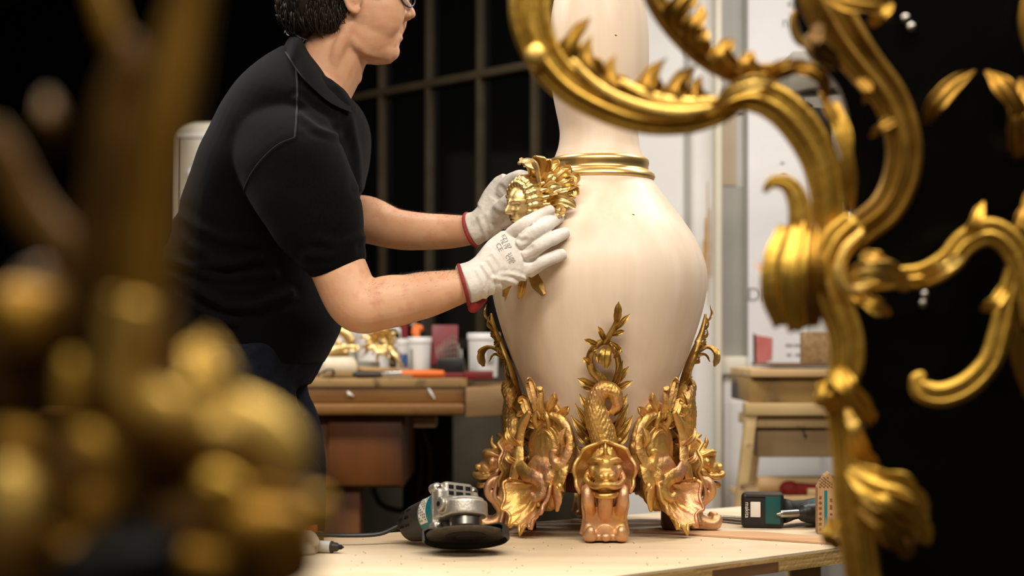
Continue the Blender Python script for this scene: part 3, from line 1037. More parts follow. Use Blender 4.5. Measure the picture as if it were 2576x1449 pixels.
# beige machine cabinet behind the worker
MY = 4.55
mc = thing('machine_cabinet', (-0.75, MY + 0.2, 0), 'beige enamelled machine housing with rounded top behind the worker', 'machine')
b = B()
x0, x1, zt = WX(428, MY), WX(760, MY), WZ(306, MY)
prof = [(x0, 0.02), (x1, 0.02), (x1, zt)]
for k in range(9):
    a = math.radians(90 + k * 11.25)
    prof.append((x0 + 0.075 + 0.075 * math.cos(a), zt - 0.05 + 0.05 * math.sin(a)))
prism(b, prof, 0.4, M=basis((1, 0, 0), (0, 0, 1), (0, 1, 0)), c=(0, MY, 0), bev=0.008, seg=3)
put('housing', b, MT['beige_metal'], mc)
put('door_seam', bx(WX(446, MY), WX(449, MY), MY - 0.003, MY + 0.01, 0.3, WZ(345, MY)), MT['worn_plastic'], mc)
put('top_band', bx(WX(440, MY), WX(756, MY), MY - 0.006, MY + 0.01, WZ(346, MY), WZ(336, MY), 0.002), MT['white_plastic'], mc)
put('knob', blob(B(), P(478, 436, MY - 0.01), (0.012, 0.012, 0.016)), MT['white_plastic'], mc)
# ================================================================ the great vase
VK = 2.78 / F_PX
VX, VY = (1507 - CX) * VK, 2.78
vase = thing('vase', (VX, VY, TZ), 'big pale carved wooden vase with gilded feet standing on the work table', 'vase')


def vz(y):
    return (1330 - y) * VK


PROF = [(-330, 40), (-300, 52), (-200, 62), (-100, 84), (-40, 102), (0, 114), (60, 123), (120, 126), (180, 124), (250, 114), (310, 102), (340, 99), (370, 103),
        (398, 113), (425, 122), (455, 136), (475, 150), (500, 168), (530, 191), (570, 221), (610, 245), (650, 262), (690, 270),
        (730, 269), (770, 262), (820, 248), (870, 231), (920, 212), (970, 192), (1020, 174), (1070, 158), (1120, 147), (1180, 140)]


def rs(z):
    """radius of the wooden body at height z above the table"""
    y = 1330 - z / VK
    if y >= PROF[-1][0]:
        return PROF[-1][1] * VK
    for (ya, ra), (yb, rb) in zip(PROF, PROF[1:]):
        if ya <= y <= yb:
            return lerp(ra, rb, (y - ya) / (yb - ya)) * VK
    return PROF[0][1] * VK


def smooth_prof(pts, n):
    c = spline([(r, 0, y) for y, r in pts], n * (len(pts) - 1))
    return [(p.x * VK, vz(p.z)) for p in c]


neck_p = [q for q in PROF if q[0] <= 425]
body_p = [q for q in PROF if q[0] >= 425]
put('neck', lathe(B(), smooth_prof(neck_p, 5)[::-1], n=96), MT['limewood'], vase, local=True)
put('body', lathe(B(), smooth_prof(body_p, 5)[::-1], n=128), MT['limewood'], vase, local=True)
ring = [(1, 398), (116, 398), (121, 400), (125, 405), (126, 411), (125, 417), (124, 420), (124, 427), (126, 431), (132, 434), (139, 440), (141, 447), (138, 453), (130, 458), (1, 460)]
put('collar_ring', lathe(B(), [(r * VK, vz(y)) for r, y in ring][::-1], n=96), MT['ring'], vase, local=True, label='double moulded brass ring around the neck')
put('plinth', lathe(B(), [(0.085, vz(1230)), (0.092, vz(1225)), (0.094, vz(1180))], n=48), MT['red_wood'], vase, local=True, label='dark wooden base drum')
# two small flaws of the wood
for px, py in ((1577, 556), (1540, 112)):
    off = (px - 1507) * VK
    zz = vz(py)
    rr = rs(zz)
    put('knot', blob(B(), (off, -math.sqrt(rr * rr - off * off), zz), (0.0028, 0.0006, 0.0012)), MT['brown_strip'], vase, local=True)


def D(u, r, z):
    return Vector((u, -r, z))


OUT = (0, -1, 0)


def bez(u, z, d):
    return D(u, rs(z) + d, z)


# ---------------------------------------------------------------- dolphin foot
def dolphin_parts():
    body = B()
    # head
    blob(body, D(0, 0.172, 0.116), (0.026, 0.034, 0.026))
    blob(body, D(0, 0.194, 0.106), (0.019, 0.019, 0.016))             # snout
    blob(body, D(0, 0.188, 0.127), (0.016, 0.017, 0.013))             # forehead
    for s in (-1, 1):
        blob(body, D(s * 0.019, 0.186, 0.119), 0.0085)
        sweep(body, [D(s * 0.006, 0.202, 0.134), D(s * 0.018, 0.194, 0.135), D(s * 0.028, 0.174, 0.129)], [0.0035, 0.005, 0.003], n=8)
        sweep(body, [D(s * 0.027, 0.168, 0.116), D(s * 0.030, 0.178, 0.102), D(s * 0.022, 0.192, 0.092)], [0.0035, 0.006, 0.0035], n=8)
        blob(body, D(s * 0.008, 0.211, 0.109), (0.0055, 0.006, 0.005))  # nostrils
    # flaring lips
    sweep(body, [D(-0.026, 0.180, 0.096), D(-0.017, 0.206, 0.092), D(0, 0.216, 0.096), D(0.017, 0.206, 0.092), D(0.026, 0.180, 0.096)], [0.005, 0.0055, 0.006, 0.0055, 0.005], n=10)
    sweep(body, [D(-0.023, 0.178, 0.084), D(-0.014, 0.202, 0.078), D(0, 0.209, 0.077), D(0.014, 0.202, 0.078), D(0.023, 0.178, 0.084)], [0.0045, 0.0055, 0.0055, 0.0055, 0.0045], n=10)
    blob(body, D(0, 0.180, 0.086), (0.021, 0.020, 0.011))
    sweep(body, [D(0, 0.178, 0.138), D(0, 0.188, 0.150), D(0, 0.186, 0.164)], [0.006, 0.004, 0.0012], n=8)   # crest spike
    # scaled body, an S that coils once
    sp = [(0.0, 0.160, 0.124), (0.002, 0.150, 0.150), (-0.003, 0.147, 0.176), (-0.012, 0.149, 0.202), (-0.014, 0.150, 0.228), (-0.002, 0.156, 0.248), (0.016, 0.158, 0.243), (0.021, 0.154, 0.224), (0.012, 0.152, 0.208)]
    sr = [0.024, 0.0215, 0.0225, 0.0205, 0.0170, 0.0145, 0.0130, 0.0105, 0.005]
    sweep(body, [D(*p) for p in sp], sr, n=16, seg=8)
    body = fuse(body, 0.0017, 3)

    def scales(c, n):
        if c.z > 0.15:
            a = math.atan2(c.x, -c.y - .12) * 9
            row = c.z * 210
            return 0.0007 * math.sin(row * 2 + math.pi * (int(a) % 2)) * math.cos(a * 3.0) + 0.0008 * noise.noise(c * 120)
        return 0.0012 * noise.noise(c * 70)
    displace(body, scales)
    # hood: fluted shell collar round the head
    hood = B()
    n1, n2 = 36, 7
    for layer in (0, 1):
        pass
    vs_, fs_ = [], []
    for i in range(n1 + 1):
        a = math.radians(-128 + 256 * i / n1)
        for lay in (0, 1):
            for j in range(n2 + 1):
                s = j / n2
                rad = lerp(0.020, 0.051, s) * (1 + 0.04 * s * math.cos(a * 9))
                u = rad * math.sin(a) * 0.98
                z = 0.112 + rad * math.cos(a) * (0.98 if math.cos(a) > 0 else 1.05)
                r = 0.152 + 0.020 * s ** 1.6 + 0.0045 * math.cos(a * 9) * s - 0.004 * lay
                vs_.append(D(u, r, z))
    R = 2 * (n2 + 1)
    for i in range(n1):
        for j in range(n2):
            a = i * R + j
            fs_.append((a, a + 1, a + 1 + R, a + R))
            a += n2 + 1
            fs_.append((a + 1, a, a + R, a + R + 1))
        for j in (0, n2):
            a = i * R + j
            fs_.append((a, a + R, a + R + n2 + 1, a + n2 + 1))
    hood.add(vs_, fs_)
    sweep(hood, [vs_[i * R + n2] for i in range(0, n1 + 1, 2)], [0.0035], n=8, seg=2)
    # console foot
    foot = B()
    for s in (-1, 1):
        u = s * 0.0235
        sweep(foot, [D(u * 0.9, 0.168, 0.092), D(u * 1.15, 0.190, 0.080), D(u * 1.15, 0.192, 0.062), D(u, 0.176, 0.045), D(u, 0.168, 0.028), D(u * 1.1, 0.178, 0.012), D(u * 1.15, 0.198, 0.009), D(u * 1.1, 0.205, 0.018), D(u * 1.1, 0.196, 0.022)],
              [(0.008, 0.010), (0.008, 0.011), (0.008, 0.010), (0.008, 0.010), (0.009, 0.011), (0.010, 0.012), (0.010, 0.011), (0.007, 0.009), (0.004, 0.006)], n=12, fixed_up=False)
        sweep(foot, [D(s * 0.035, 0.176, 0.088), D(s * 0.036, 0.182, 0.060), D(s * 0.034, 0.168, 0.036), D(s * 0.037, 0.172, 0.010)], [0.0035, 0.004, 0.0035, 0.005], n=8)
    sweep(foot, [D(0, 0.184, 0.090), D(0, 0.190, 0.070), D(0, 0.178, 0.044), D(0, 0.170, 0.026), D(0, 0.186, 0.012), D(0, 0.204, 0.008)],
          [(0.009, 0.012), (0.011, 0.014), (0.010, 0.012), (0.008, 0.009), (0.008, 0.014), (0.006, 0.010)], n=12)
    box(foot, D(0, 0.168, 0.048), (0.060, 0.022, 0.080), bev=0.005)
    box(foot, D(0, 0.180, 0.0075), (0.068, 0.046, 0.013), bev=0.004)
    for s in (-1, 0, 1):
        blob(foot, D(s * 0.023, 0.203, 0.008), (0.009, 0.008, 0.0075))
    foot = fuse(foot, 0.0017, 3)
    zmin = min(p[2] for p in foot.v)
    foot.v = [(p[0], p[1], p[2] - zmin + 0.0003) for p in foot.v]
    # foliage on the tail
    fol = B()
    for s in (-1, 1):
        for (u0, z0, u1, z1, w, d) in ((0.010, 0.150, 0.046, 0.176, .0095, .016), (0.012, 0.158, 0.054, 0.204, .010, .014), (0.010, 0.166, 0.040, 0.214, .009, .012),
                                       (0.014, 0.176, 0.047, 0.224, .0085, .012), (0.016, 0.206, 0.040, 0.240, .008, .014), (0.014, 0.132, 0.044, 0.152, .009, .026)):
            k = 1.0 if s < 0 else random.uniform(0.88, 1.06)
            leaf(fol, [bez(s * u0, z0, d), bez(s * lerp(u0, u1, .5) * k, lerp(z0, z1, .42), d + 0.012), bez(s * u1 * k, z1 * (0.985 + 0.015 * k), d - 0.002)],
                 [w * .7, w, w * .12], OUT, lobes=2, depth=.25, cup=.15, thick=.25, ridge=.16)
    # vine: two stems making an open ring, then a sprig
    sweep(fol, [bez(0.006, 0.238, .014), bez(-0.004, 0.262, .012), bez(-0.020, 0.280, .010), bez(-0.024, 0.302, .010), bez(-0.012, 0.322, .010), bez(0.004, 0.330, .010)], [.008, .0075, .0065, .006, .0055, .005], n=10,
          prof=lambda th, t: 1 + 0.12 * math.cos(3 * th + t * 9))
    sweep(fol, [bez(0.004, 0.236, .014), bez(0.018, 0.258, .012), bez(0.024, 0.282, .010), bez(0.020, 0.306, .010), bez(0.008, 0.326, .010)], [.0065, .006, .0055, .005, .004], n=10)
    sweep(fol, [bez(0.0, 0.325, .010), bez(0.010, 0.342, .012), bez(0.018, 0.360, .012), bez(0.020, 0.376, .010)], [.006, .005, .004, .002], n=10)
    for (u0, z0, u1, z1, w) in ((0.018, .355, .021, .392, .008), (0.014, .345, .040, .372, .006), (0.010, .338, .032, .344, .006), (0.0, .328, -.012, .352, .006), (-.012, .322, -.034, .330, .006),
                                (-.010, .318, -.026, .312, .005), (.010, .325, .028, .310, .006), (.016, .300, .026, .318, .005), (-.022, .290, -.036, .300, .006),
                                (.012, .252, .040, .286, .008), (.014, .246, .047, .262, .007), (.016, .242, .030, .296, .006), (-.012, .252, -.044, .266, .008), (-.010, .246, -.038, .252, .006),
                                (.008, .240, -.004, .276, .006)):
        leaf(fol, [bez(u0, z0, .012), bez(lerp(u0, u1, .5), lerp(z0, z1, .5), .020), bez(u1, z1, .014)], [w * .5, w, w * .12], OUT, lobes=2, depth=.25, cup=.2, thick=.25, ridge=.18)
    # leaf that flops outward from the tail (seen from the side as a hanging tuft)
    leaf(fol, [bez(0.0, .300, .012), bez(0.006, .316, .030), bez(0.002, .306, .048), bez(0.0, .284, .054)], [.006, .010, .014, .005], (0, -0.3, 1), lobes=3, depth=.4, cup=.2, thick=.2, ridge=.15)
    leaf(fol, [bez(0.0, .296, .012), bez(-0.010, .304, .028), bez(-0.012, .292, .042)], [.005, .009, .003], (0, -0.3, 1), lobes=2, depth=.3, cup=.2, thick=.2, ridge=.15)
    return body, hood, foot, fol


db, dh, df, dl = dolphin_parts()
me_b, me_h, me_f, me_l = (to_mesh(db, 'dolphin_mount'), to_mesh(dh, 'shell_hood', sharp=60), to_mesh(df, 'console_foot'), to_mesh(dl, 'tail_foliage', sharp=60))
for me, m in ((me_b, 'bronze'), (me_h, 'bronze'), (me_f, 'bronze_pink'), (me_l, 'antique')):
    me.materials.append(MT[m])
me_b.materials[0] = MT['bronze']
DOL_LAB = ['bronze dolphin foot facing the viewer', 'bronze dolphin foot in profile on the side away from the worker', 'bronze dolphin foot at the back', 'bronze dolphin foot in profile on the worker\'s side']
for k in range(4):
    o = bpy.data.objects.new('dolphin_mount', me_b)
    COL.objects.link(o)
    o.parent = vase
    o.rotation_euler.z = math.radians(90 * k + (0, 0, 0, 0)[k])
    o['label'] = DOL_LAB[k]
    ORIGIN[o.name] = Vector((0, 0, 0))
    for nm, me in (('shell_hood', me_h), ('console_foot', me_f), ('tail_foliage', me_l)):
        c = bpy.data.objects.new(nm, me)
        COL.objects.link(c)
        c.parent = o


# ---------------------------------------------------------------- cartouche between the feet
def cartouche_parts():
    """rocaille cartouche; +u is the side of its open C-scroll"""
    core = B()
    # backing plate that follows the wood
    blob(core, D(0.0, rs(.15) + 0.016, .150), (0.054, 0.019, 0.062))
    blob(core, D(0.0, rs(.19) + 0.014, .192), (0.034, 0.014, 0.036))
    blob(core, D(0.0, 0.138, .090), (0.046, 0.020, 0.050))
    # oval boss with concentric rims
    for k, (kx, kz, kr, rr) in enumerate(((.036, .044, .034, .0040), (.028, .035, .040, .0028), (.020, .026, .043, .0022))):
        rim = []
        for q in range(25):
            a = 2 * math.pi * q / 24
            rim.append(D(kx * math.sin(a) + .004, rs(.150) + kr - .010 * math.sin(a) ** 2 * (1 - k * .3), .152 + kz * math.cos(a)))
        sweep(core, rim, [rr], n=10, seg=2, cap=False)
    blob(core, D(0.004, rs(.150) + 0.026, .150), (0.032, 0.020, 0.040))
    rb = lambda th, t: 1 + .10 * math.cos(4 * th)
    # C-scrolls left and right
    s1 = [D(0.026, .150, .206), D(0.048, .146, .194), D(0.062, .146, .168), D(0.064, .150, .142), D(0.054, .156, .124), D(0.043, .160, .130), D(0.043, .162, .144), D(0.051, .162, .147)]
    sweep(core, s1, [(.006, .006), (.006, .009), (.006, .010), (.006, .010), (.007, .010), (.006, .008), (.005, .006), (.004, .004)], n=12, prof=rb)
    s2 = [D(0.058, .150, .126), D(0.056, .158, .104), D(0.050, .162, .084), D(0.054, .162, .064), D(0.050, .160, .046)]
    sweep(core, s2, [(.006, .010), (.006, .013), (.006, .012), (.005, .009), (.003, .004)], n=12, prof=rb)
    s3 = [D(-0.026, .146, .208), D(-0.046, .144, .184), D(-0.053, .146, .154), D(-0.048, .152, .126), D(-0.052, .158, .100), D(-0.056, .160, .074), D(-0.048, .162, .052)]
    sweep(core, s3, [(.005, .006), (.006, .010), (.006, .011), (.006, .012), (.006, .012), (.005, .009), (.003, .004)], n=12, prof=rb)
    # wave that links boss and shell
    sweep(core, [D(-0.040, .156, .116), D(-0.018, .166, .106), D(0.006, .170, .102), D(0.022, .168, .092), D(0.026, .170, .076), D(0.014, .174, .066), D(0.004, .174, .074)],
          [(.006, .012), (.006, .013), (.006, .012), (.006, .011), (.005, .009), (.005, .007), (.003, .004)], n=12, prof=rb)
    sweep(core, [D(0.044, .156, .118), D(0.034, .164, .104), D(0.036, .168, .086)], [(.005, .009), (.005, .010), (.003, .004)], n=10, prof=rb)
    core = fuse(core, 0.0017, 2)
    displace(core, lambda c, n: 0.0015 * noise.noise(c * 55) + 0.0006 * noise.noise(c * 160))
    # shell: a deep scoop with flutes running from the hinge to a ragged rim
    sh = B()
    n1, n2 = 84, 16
    vs_, fs_ = [], []
    nf = 8.5
    for i in range(n1 + 1):
        q = i / n1 * 2 - 1
        a = q * math.radians(128)
        ca, sa = math.cos(a), math.sin(a)
        fl = math.cos(nf * math.pi * (q + .06 * math.sin(q * 5)))
        for lay in (0, 1):
            for j in range(n2 + 1):
                s = j / n2
                low = max(0.0, ca)
                tooth = (.20 * max(0.0, fl) ** 1.5 * low + .05 * math.sin(7 * q + 2)) * max(0, s - .75) / .25
                R = 1 + tooth
                u = .054 * sa * s ** .9 * R * (1 - .10 * max(0, -ca))
                z = .082 - (.064 if ca > 0 else .014) * ca * s * R
                bowl = (1 - s * s)
                r = .176 - .030 * bowl * (1 - .35 * abs(sa)) - .010 * max(0, -ca) * s
                r += .0042 * fl * min(1, s * 1.5) * (.4 + .6 * low)
                r += .016 * low * max(0, s - .7) / .3 + .006 * abs(sa) * max(0, s - .8) / .2
                vs_.append(D(u, r - .0045 * lay, z))
    R = 2 * (n2 + 1)
    for i in range(n1):
        for j in range(n2):
            a = i * R + j
            fs_.append((a, a + 1, a + 1 + R, a + R))
            a += n2 + 1
            fs_.append((a + 1, a, a + R, a + R + 1))
        a = i * R + n2
        fs_.append((a, a + R, a + R + n2 + 1, a + n2 + 1))
    for i in (0, n1):
        for j in range(n2):
            a = i * R + j
            fs_.append((a, a + 1, a + n2 + 2, a + n2 + 1))
    sh.add(vs_, fs_)
    sweep(sh, [Vector(vs_[i * R + n2]) for i in range(0, n1 + 1, 1)], [0.0030], n=8, seg=1)
    displace(sh, lambda c, n: 0.0014 * noise.noise(c * 50) + .0004 * noise.noise(c * 160))
    zmin = min(p[2] for p in sh.v)
    sh.v = [(p[0], p[1], p[2] - zmin + 0.004) for p in sh.v]
    # plume
    pl = B()
    for (u0, z0, um, u1, z1, w, d) in ((0.0, .186, -.004, -.016, .262, .013, .016), (0.004, .190, .022, .034, .236, .011, .014), (-.006, .184, -.030, -.046, .228, .011, .012),
                                       (0.010, .186, .034, .052, .214, .009, .012), (0.0, .190, .010, .010, .250, .010, .020), (-.014, .180, -.042, -.056, .204, .009, .012)):
        leaf(pl, [bez(u0, z0, d), bez(um, lerp(z0, z1, .5), d + .012), bez(u1, z1, d + .002), bez(u1 * 1.15, z1 - .004, d + .012)], [w * .8, w, w * .8, w * .3], OUT, lobes=3, depth=.4, cup=.2, thick=.25, ridge=.2)
    for s in (-1, 1):
        sweep(pl, [bez(s * .008, .180, .014), bez(s * .012, .180, .026), bez(s * .016, .196, .030), bez(s * .008, .208, .028), bez(s * .002, .200, .030)], [.005, .006, .005, .003], n=8)
    sl = []
    for (u0, z0, u1, z1, w) in ((-.048, .150, -.066, .180, .009), (-.05, .120, -.066, .138, .008), (-.050, .090, -.064, .070, .008), (.056, .100, .066, .080, .008), (.060, .150, .070, .186, .008)):
        q = B()
        leaf(q, [D(u0, .150, z0), D(lerp(u0, u1, .5), .164, lerp(z0, z1, .5)), D(u1, .160, z1)], [w * .6, w, w * .15], OUT, lobes=2, depth=.3, cup=.2, thick=.25, ridge=.18)
        sl.append(q)
    return core, sh, pl, sl


cc_, cs_, cp_, cl_ = cartouche_parts()
flip = Matrix.Diagonal((-1, 1, 1, 1))
for k, (az, mirror) in enumerate(((-45, False), (45, True), (135, False), (225, True))):
    objs = []
    for nm, bb, m in (('cartouche_mount', cc_, 'bronze'), ('fluted_shell', cs_, 'bronze'), ('acanthus_plume', cp_, 'bronze'), *[('side_leaf', q, 'bronze') for q in cl_]):
        key = nm + str(id(bb)) + ('_m' if mirror else '')
        if key not in MT:
            b2 = B()
            b2.add(bb.v, bb.f, flip if mirror else None)
            me = to_mesh(b2, nm, sharp=60)
            me.materials.append(MT[m])
            MT[key] = me
        o = bpy.data.objects.new(nm, MT[key])
        COL.objects.link(o)
        objs.append(o)
    objs[0].parent = vase
    objs[0].rotation_euler.z = math.radians(az)
    for q in objs[1:]:
        q.parent = objs[0]
    objs[0]['label'] = ['gilt shell cartouche on the grinder side', 'gilt shell cartouche on the drill side', 'rear shell cartouche', 'rear shell cartouche'][k]
for k in range(4):
    b = B()
    a = math.radians(90 * k)
    box(b, (math.sin(a) * 0.125, -math.cos(a) * 0.125, vz(1180) / 2), (0.05, 0.03, vz(1180) - 0.002), rotz(a), 0.003)
    put('shaded_back_block', b, MT['red_wood'], vase, local=True)  # dark wood added for the shaded backs of the foot mounts


# ================================================================ gilded mask being fitted
def face_head(b, c, S, W, Fw, dims, nu=72, nv=56):
    """small head with a modelled face; S side, W up, Fw forward"""
    def g(x, s):
        return math.exp(-(x / s) ** 2)
    vs_ = []
    fs_ = []
    for i in range(nv + 1):
        ph = -math.pi / 2 + math.pi * i / nv
        for j in range(nu):
            th = 2 * math.pi * j / nu
            s, w, f = math.cos(ph) * math.sin(th), math.sin(ph), math.cos(ph) * math.cos(th)
            d = 0.0
            narrow = 1 - 0.16 * max(0, -w) ** 1.5
            if f > 0:
                d += 0.30 * g(s, .15) * max(0, min(1, (0.42 - w) / .55)) * (1 if w > -.14 else g(w + .14, .07))
                d -= 0.13 * (g(s - .36, .20) + g(s + .36, .20)) * g(w - .16, .13)
                d += 0.075 * (g(s - .36, .12) + g(s + .36, .12)) * g(w - .15, .075)
                d += 0.055 * (g(s - .36, .24) + g(s + .36, .24)) * g(w - .33, .06)
                d += 0.085 * g(s, .23) * (g(w + .37, .05) + 1.05 * g(w + .50, .055))
                d -= 0.05 * g(s, .25) * g(w + .435, .022)
                d += 0.10 * g(s, .22) * g(w + .74, .12)
                d += 0.05 * (g(s - .52, .22) + g(s + .52, .22)) * g(w + .10, .2)
            d *= 1.45
            vs_.append(Vector(c) + Vector(S) * (s * dims[0] * narrow) + Vector(W) * (w * dims[1]) + Vector(Fw) * ((f + d) * dims[2]))
    for i in range(nv):
        for j in range(nu):
            a, e = i * nu + j, i * nu + (j + 1) % nu
            fs_.append((a, e, e + nu, a + nu))
    b.add(vs_, fs_)


MF = Vector((-0.76, -0.62, -0.22)).normalized()
MU = Vector((0.26, 0.02, 0.96))
MU = (MU - MF * MU.dot(MF)).normalized()
MS = MU.cross(MF)
MC = P(1320, 518, 2.645)
mask = thing('mask_ornament', P(1320, 745, 2.66), 'gilded bronze mask with leafy headdress held against the vase by the gloves', 'mask')
b = B()
face_head(b, MC, MS, MU, MF, (0.027, 0.039, 0.033))
put('face', b, MT['brass'], mask, sharp=0)
b = B()


def mp(s, w, f):
    return MC + MS * s + MU * w + MF * f


for k in range(12):                               # wavy hair locks swept back from the brow
    a = math.radians(-75 + 185 * k / 11)
    s0, w0 = math.sin(a) * 0.024, math.cos(a) * 0.031 + 0.004
    for (f0, g, r) in ((.014, 1.0, .0042), (.004, 1.1, .0052)):
        sweep(b, [mp(s0 * g, w0 * g, f0), mp(s0 * 1.16 * g, w0 * 1.12 * g + .003, f0 - .002), mp(s0 * 1.22 * g, w0 * 1.2 * g, f0 - .016), mp(s0 * 1.35 * g + .004, w0 * 1.30 * g, f0 - .026)], [r * .7, r * 1.2, r, r * .6], n=8)
put('hair_locks', fuse(b, 0.0014, 1), MT['brass'], mask)
b = B()
LEAVES = [  # root, bend, tip (px, py, Y), widths
    ([(1352, 466, 2.66), (1352, 430, 2.63), (1340, 402, 2.62), (1316, 412, 2.61)], [.014, .030, .028, .010], (-0.5, -0.8, 0.2)),
    ([(1362, 464, 2.66), (1366, 420, 2.65), (1360, 398, 2.64), (1345, 392, 2.63)], [.014, .024, .018, .007], (-0.3, -0.9, 0.2)),
    ([(1372, 470, 2.66), (1390, 435, 2.65), (1402, 418, 2.655), (1408, 424, 2.645)], [.011, .018, .013, .004], (0, -1, 0)),
    ([(1376, 478, 2.66), (1408, 446, 2.648), (1428, 432, 2.65), (1436, 440, 2.64)], [.011, .018, .014, .004], (0, -1, 0.1)),
    ([(1380, 490, 2.66), (1418, 464, 2.645), (1442, 452, 2.65), (1449, 466, 2.64)], [.011, .019, .015, .004], (0, -1, 0.1)),
    ([(1380, 500, 2.66), (1414, 486, 2.64), (1440, 482, 2.645), (1444, 496, 2.64)], [.010, .017, .013, .004], (0, -1, 0.1)),
    ([(1376, 516, 2.65), (1405, 506, 2.63), (1430, 512, 2.63), (1448, 522, 2.635)], [.008, .012, .010, .003], (0, -0.9, 0.4)),
    ([(1385, 524, 2.64), (1405, 530, 2.62), (1420, 536, 2.63)], [.008, .012, .004], (0, -1, 0)),
    ([(1360, 480, 2.65), (1380, 450, 2.63), (1392, 440, 2.63)], [.008, .013, .004], (0, -1, 0)),
    ([(1362, 492, 2.64), (1388, 474, 2.62), (1412, 470, 2.625)], [.008, .013, .004], (0, -1, 0))]
for pts, w, up in LEAVES:
    leaf(b, [P(*p) for p in pts], w, up, lobes=3, depth=.22, cup=.32, thick=.14, ridge=.16, k=6)
put('headdress_leaves', b, MT['brass'], mask, sharp=70)
b = B()
blob(b, P(1385, 490, 2.675), (.030, .012, .036))
blob(b, P(1360, 540, 2.67), (.030, .014, .040))
put('backing', fuse(b, .003, 2), MT['brass'], mask)
b = B()


def vase_front(px, py):
    """depth of the wooden surface seen at a photograph point"""
    Y = 2.40
    while Y < 2.78:
        p = P(px, py, Y)
        if math.hypot(p.x - VX, p.y - VY) <= rs(p.z - TZ):
            return Y
        Y += .002
    return 2.72


RIB = [([(1318, 600), (1306, 650), (1288, 700), (1276, 724), (1268, 746)], [(.004, .011), (.004, .010), (.004, .008), (.004, .007), (.003, .005)]),
       ([(1330, 600), (1328, 650), (1320, 696), (1314, 722), (1306, 749)], [(.004, .011), (.004, .010), (.004, .008), (.005, .008), (.003, .006)]),
       ([(1340, 600), (1338, 650), (1342, 690), (1352, 714), (1368, 742)], [(.004, .011), (.004, .010), (.005, .009), (.006, .011), (.004, .010)])]
for pts, rad in RIB:
    b = B()
    sweep(b, [P(x, y, vase_front(x, y) - (.004 if k < 4 else .009)) for k, (x, y) in enumerate(pts)], rad[:-1] + [(.002, .004)], n=24, fixed_up=True, prof=lambda th, t: 1 + .10 * math.cos(6 * th))
    put('ribbon_end', b, MT['antique'], mask)
b = None

# ================================================================ the worker
YC = 2.82
man = thing('person', (P(650, 900, YC).x, YC, 0.0), 'worker in black polo shirt and white leather gloves leaning over the vase', 'person')


def section_loft(b, secs, n=36, p=2.35, yc=YC, scale=1.0, taper=0.0):
    """loft of closed sections; each (back point, front point, half depth) lies in the plane through the two points and the Y axis"""
    rings = []
    for bk, ft, w in secs:
        A, F = P(bk[0], bk[1], yc), P(ft[0], ft[1], yc)
        c = (A + F) / 2
        h = (F - A) / 2 * scale
        ring = []
        for j in range(n):
            th = 2 * math.pi * j / n
            cs, sn = math.cos(th), math.sin(th)
            x = math.copysign(abs(cs) ** (2 / p), cs)
            y = math.copysign(abs(sn) ** (2 / p), sn)
            ring.append(c + h * x + Vector((0, w * scale * y * (1 - taper * max(0, cs)), 0)))
        rings.append(ring)
    vs_ = [q for r in rings for q in r]
    fs_ = []
    for i in range(len(rings) - 1):
        for j in range(n):
            a, d = i * n + j, i * n + (j + 1) % n
            fs_.append((a, d, d + n, a + n))
    fs_.append(tuple(range(n - 1, -1, -1)))
    o = (len(rings) - 1) * n
    fs_.append(tuple(range(o, o + n)))
    b.add(vs_, fs_)


def smooth_secs(secs, m):
    bk = spline([(s[0][0], s[0][1], 0) for s in secs], m * (len(secs) - 1))
    ft = spline([(s[1][0], s[1][1], 0) for s in secs], m * (len(secs) - 1))
    ws = spline([(s[2], 0, 0) for s in secs], m * (len(secs) - 1))
    return [((a.x, a.y), (f.x, f.y), w.x) for a, f, w in zip(bk, ft, ws)]


TORSO = smooth_secs([((372, 960), (782, 970), .165), ((376, 880), (838, 868), .170), ((386, 780), (856, 806), .175), ((403, 695), (815, 722), .178),
                     ((430, 620), (812, 640), .182), ((462, 520), (858, 560), .190), ((500, 412), (905, 490), .198), ((546, 310), (928, 410), .200),
                     ((602, 222), (930, 330), .185), ((662, 155), (908, 276), .140), ((716, 116), (880, 248), .085)], 4)
HEAD = [(-192, 850, 885, .018), (-180, 800, 925, .040), (-150, 752, 968, .058), (-110, 722, 1000, .071), (-60, 708, 1012, .077), (-25, 708, 1013, .077), (-8, 710, 1006, .076),
        (15, 716, 1008, .073), (40, 728, 1009, .070), (52, 738, 1011, .067), (66, 750, 1014, .065), (76, 765, 1014, .062), (85, 785, 1007, .060), (93, 800, 1012, .058),
        (102, 815, 1008, .056), (114, 835, 1003, .053), (126, 855, 1006, .049), (138, 880, 1004, .043), (148, 905, 997, .034), (155, 930, 982, .018)]
NEAR_ARM = [(735, 385, 2.68), (785, 520, 2.60), (850, 672, 2.565), (897, 764, 2.555), (960, 764, 2.555), (1060, 744, 2.56), (1168, 717, 2.575), (1225, 690, 2.583)]
NEAR_R = [.052, .048, .0455, .0445, .0425, .0385, .0275, .0180]
FAR_ARM = [(770, 380, 2.98), (800, 480, 3.02), (850, 548, 2.99), (920, 552, 2.94), (1000, 577, 2.89), (1100, 583, 2.84), (1186, 578, 2.80), (1225, 558, 2.793)]
FAR_R = [.050, .047, .046, .044, .0365, .0320, .0262, .0150]


def headpt(px, py, dy):
    p = P(px, py, YC)
    p.y += dy
    return p


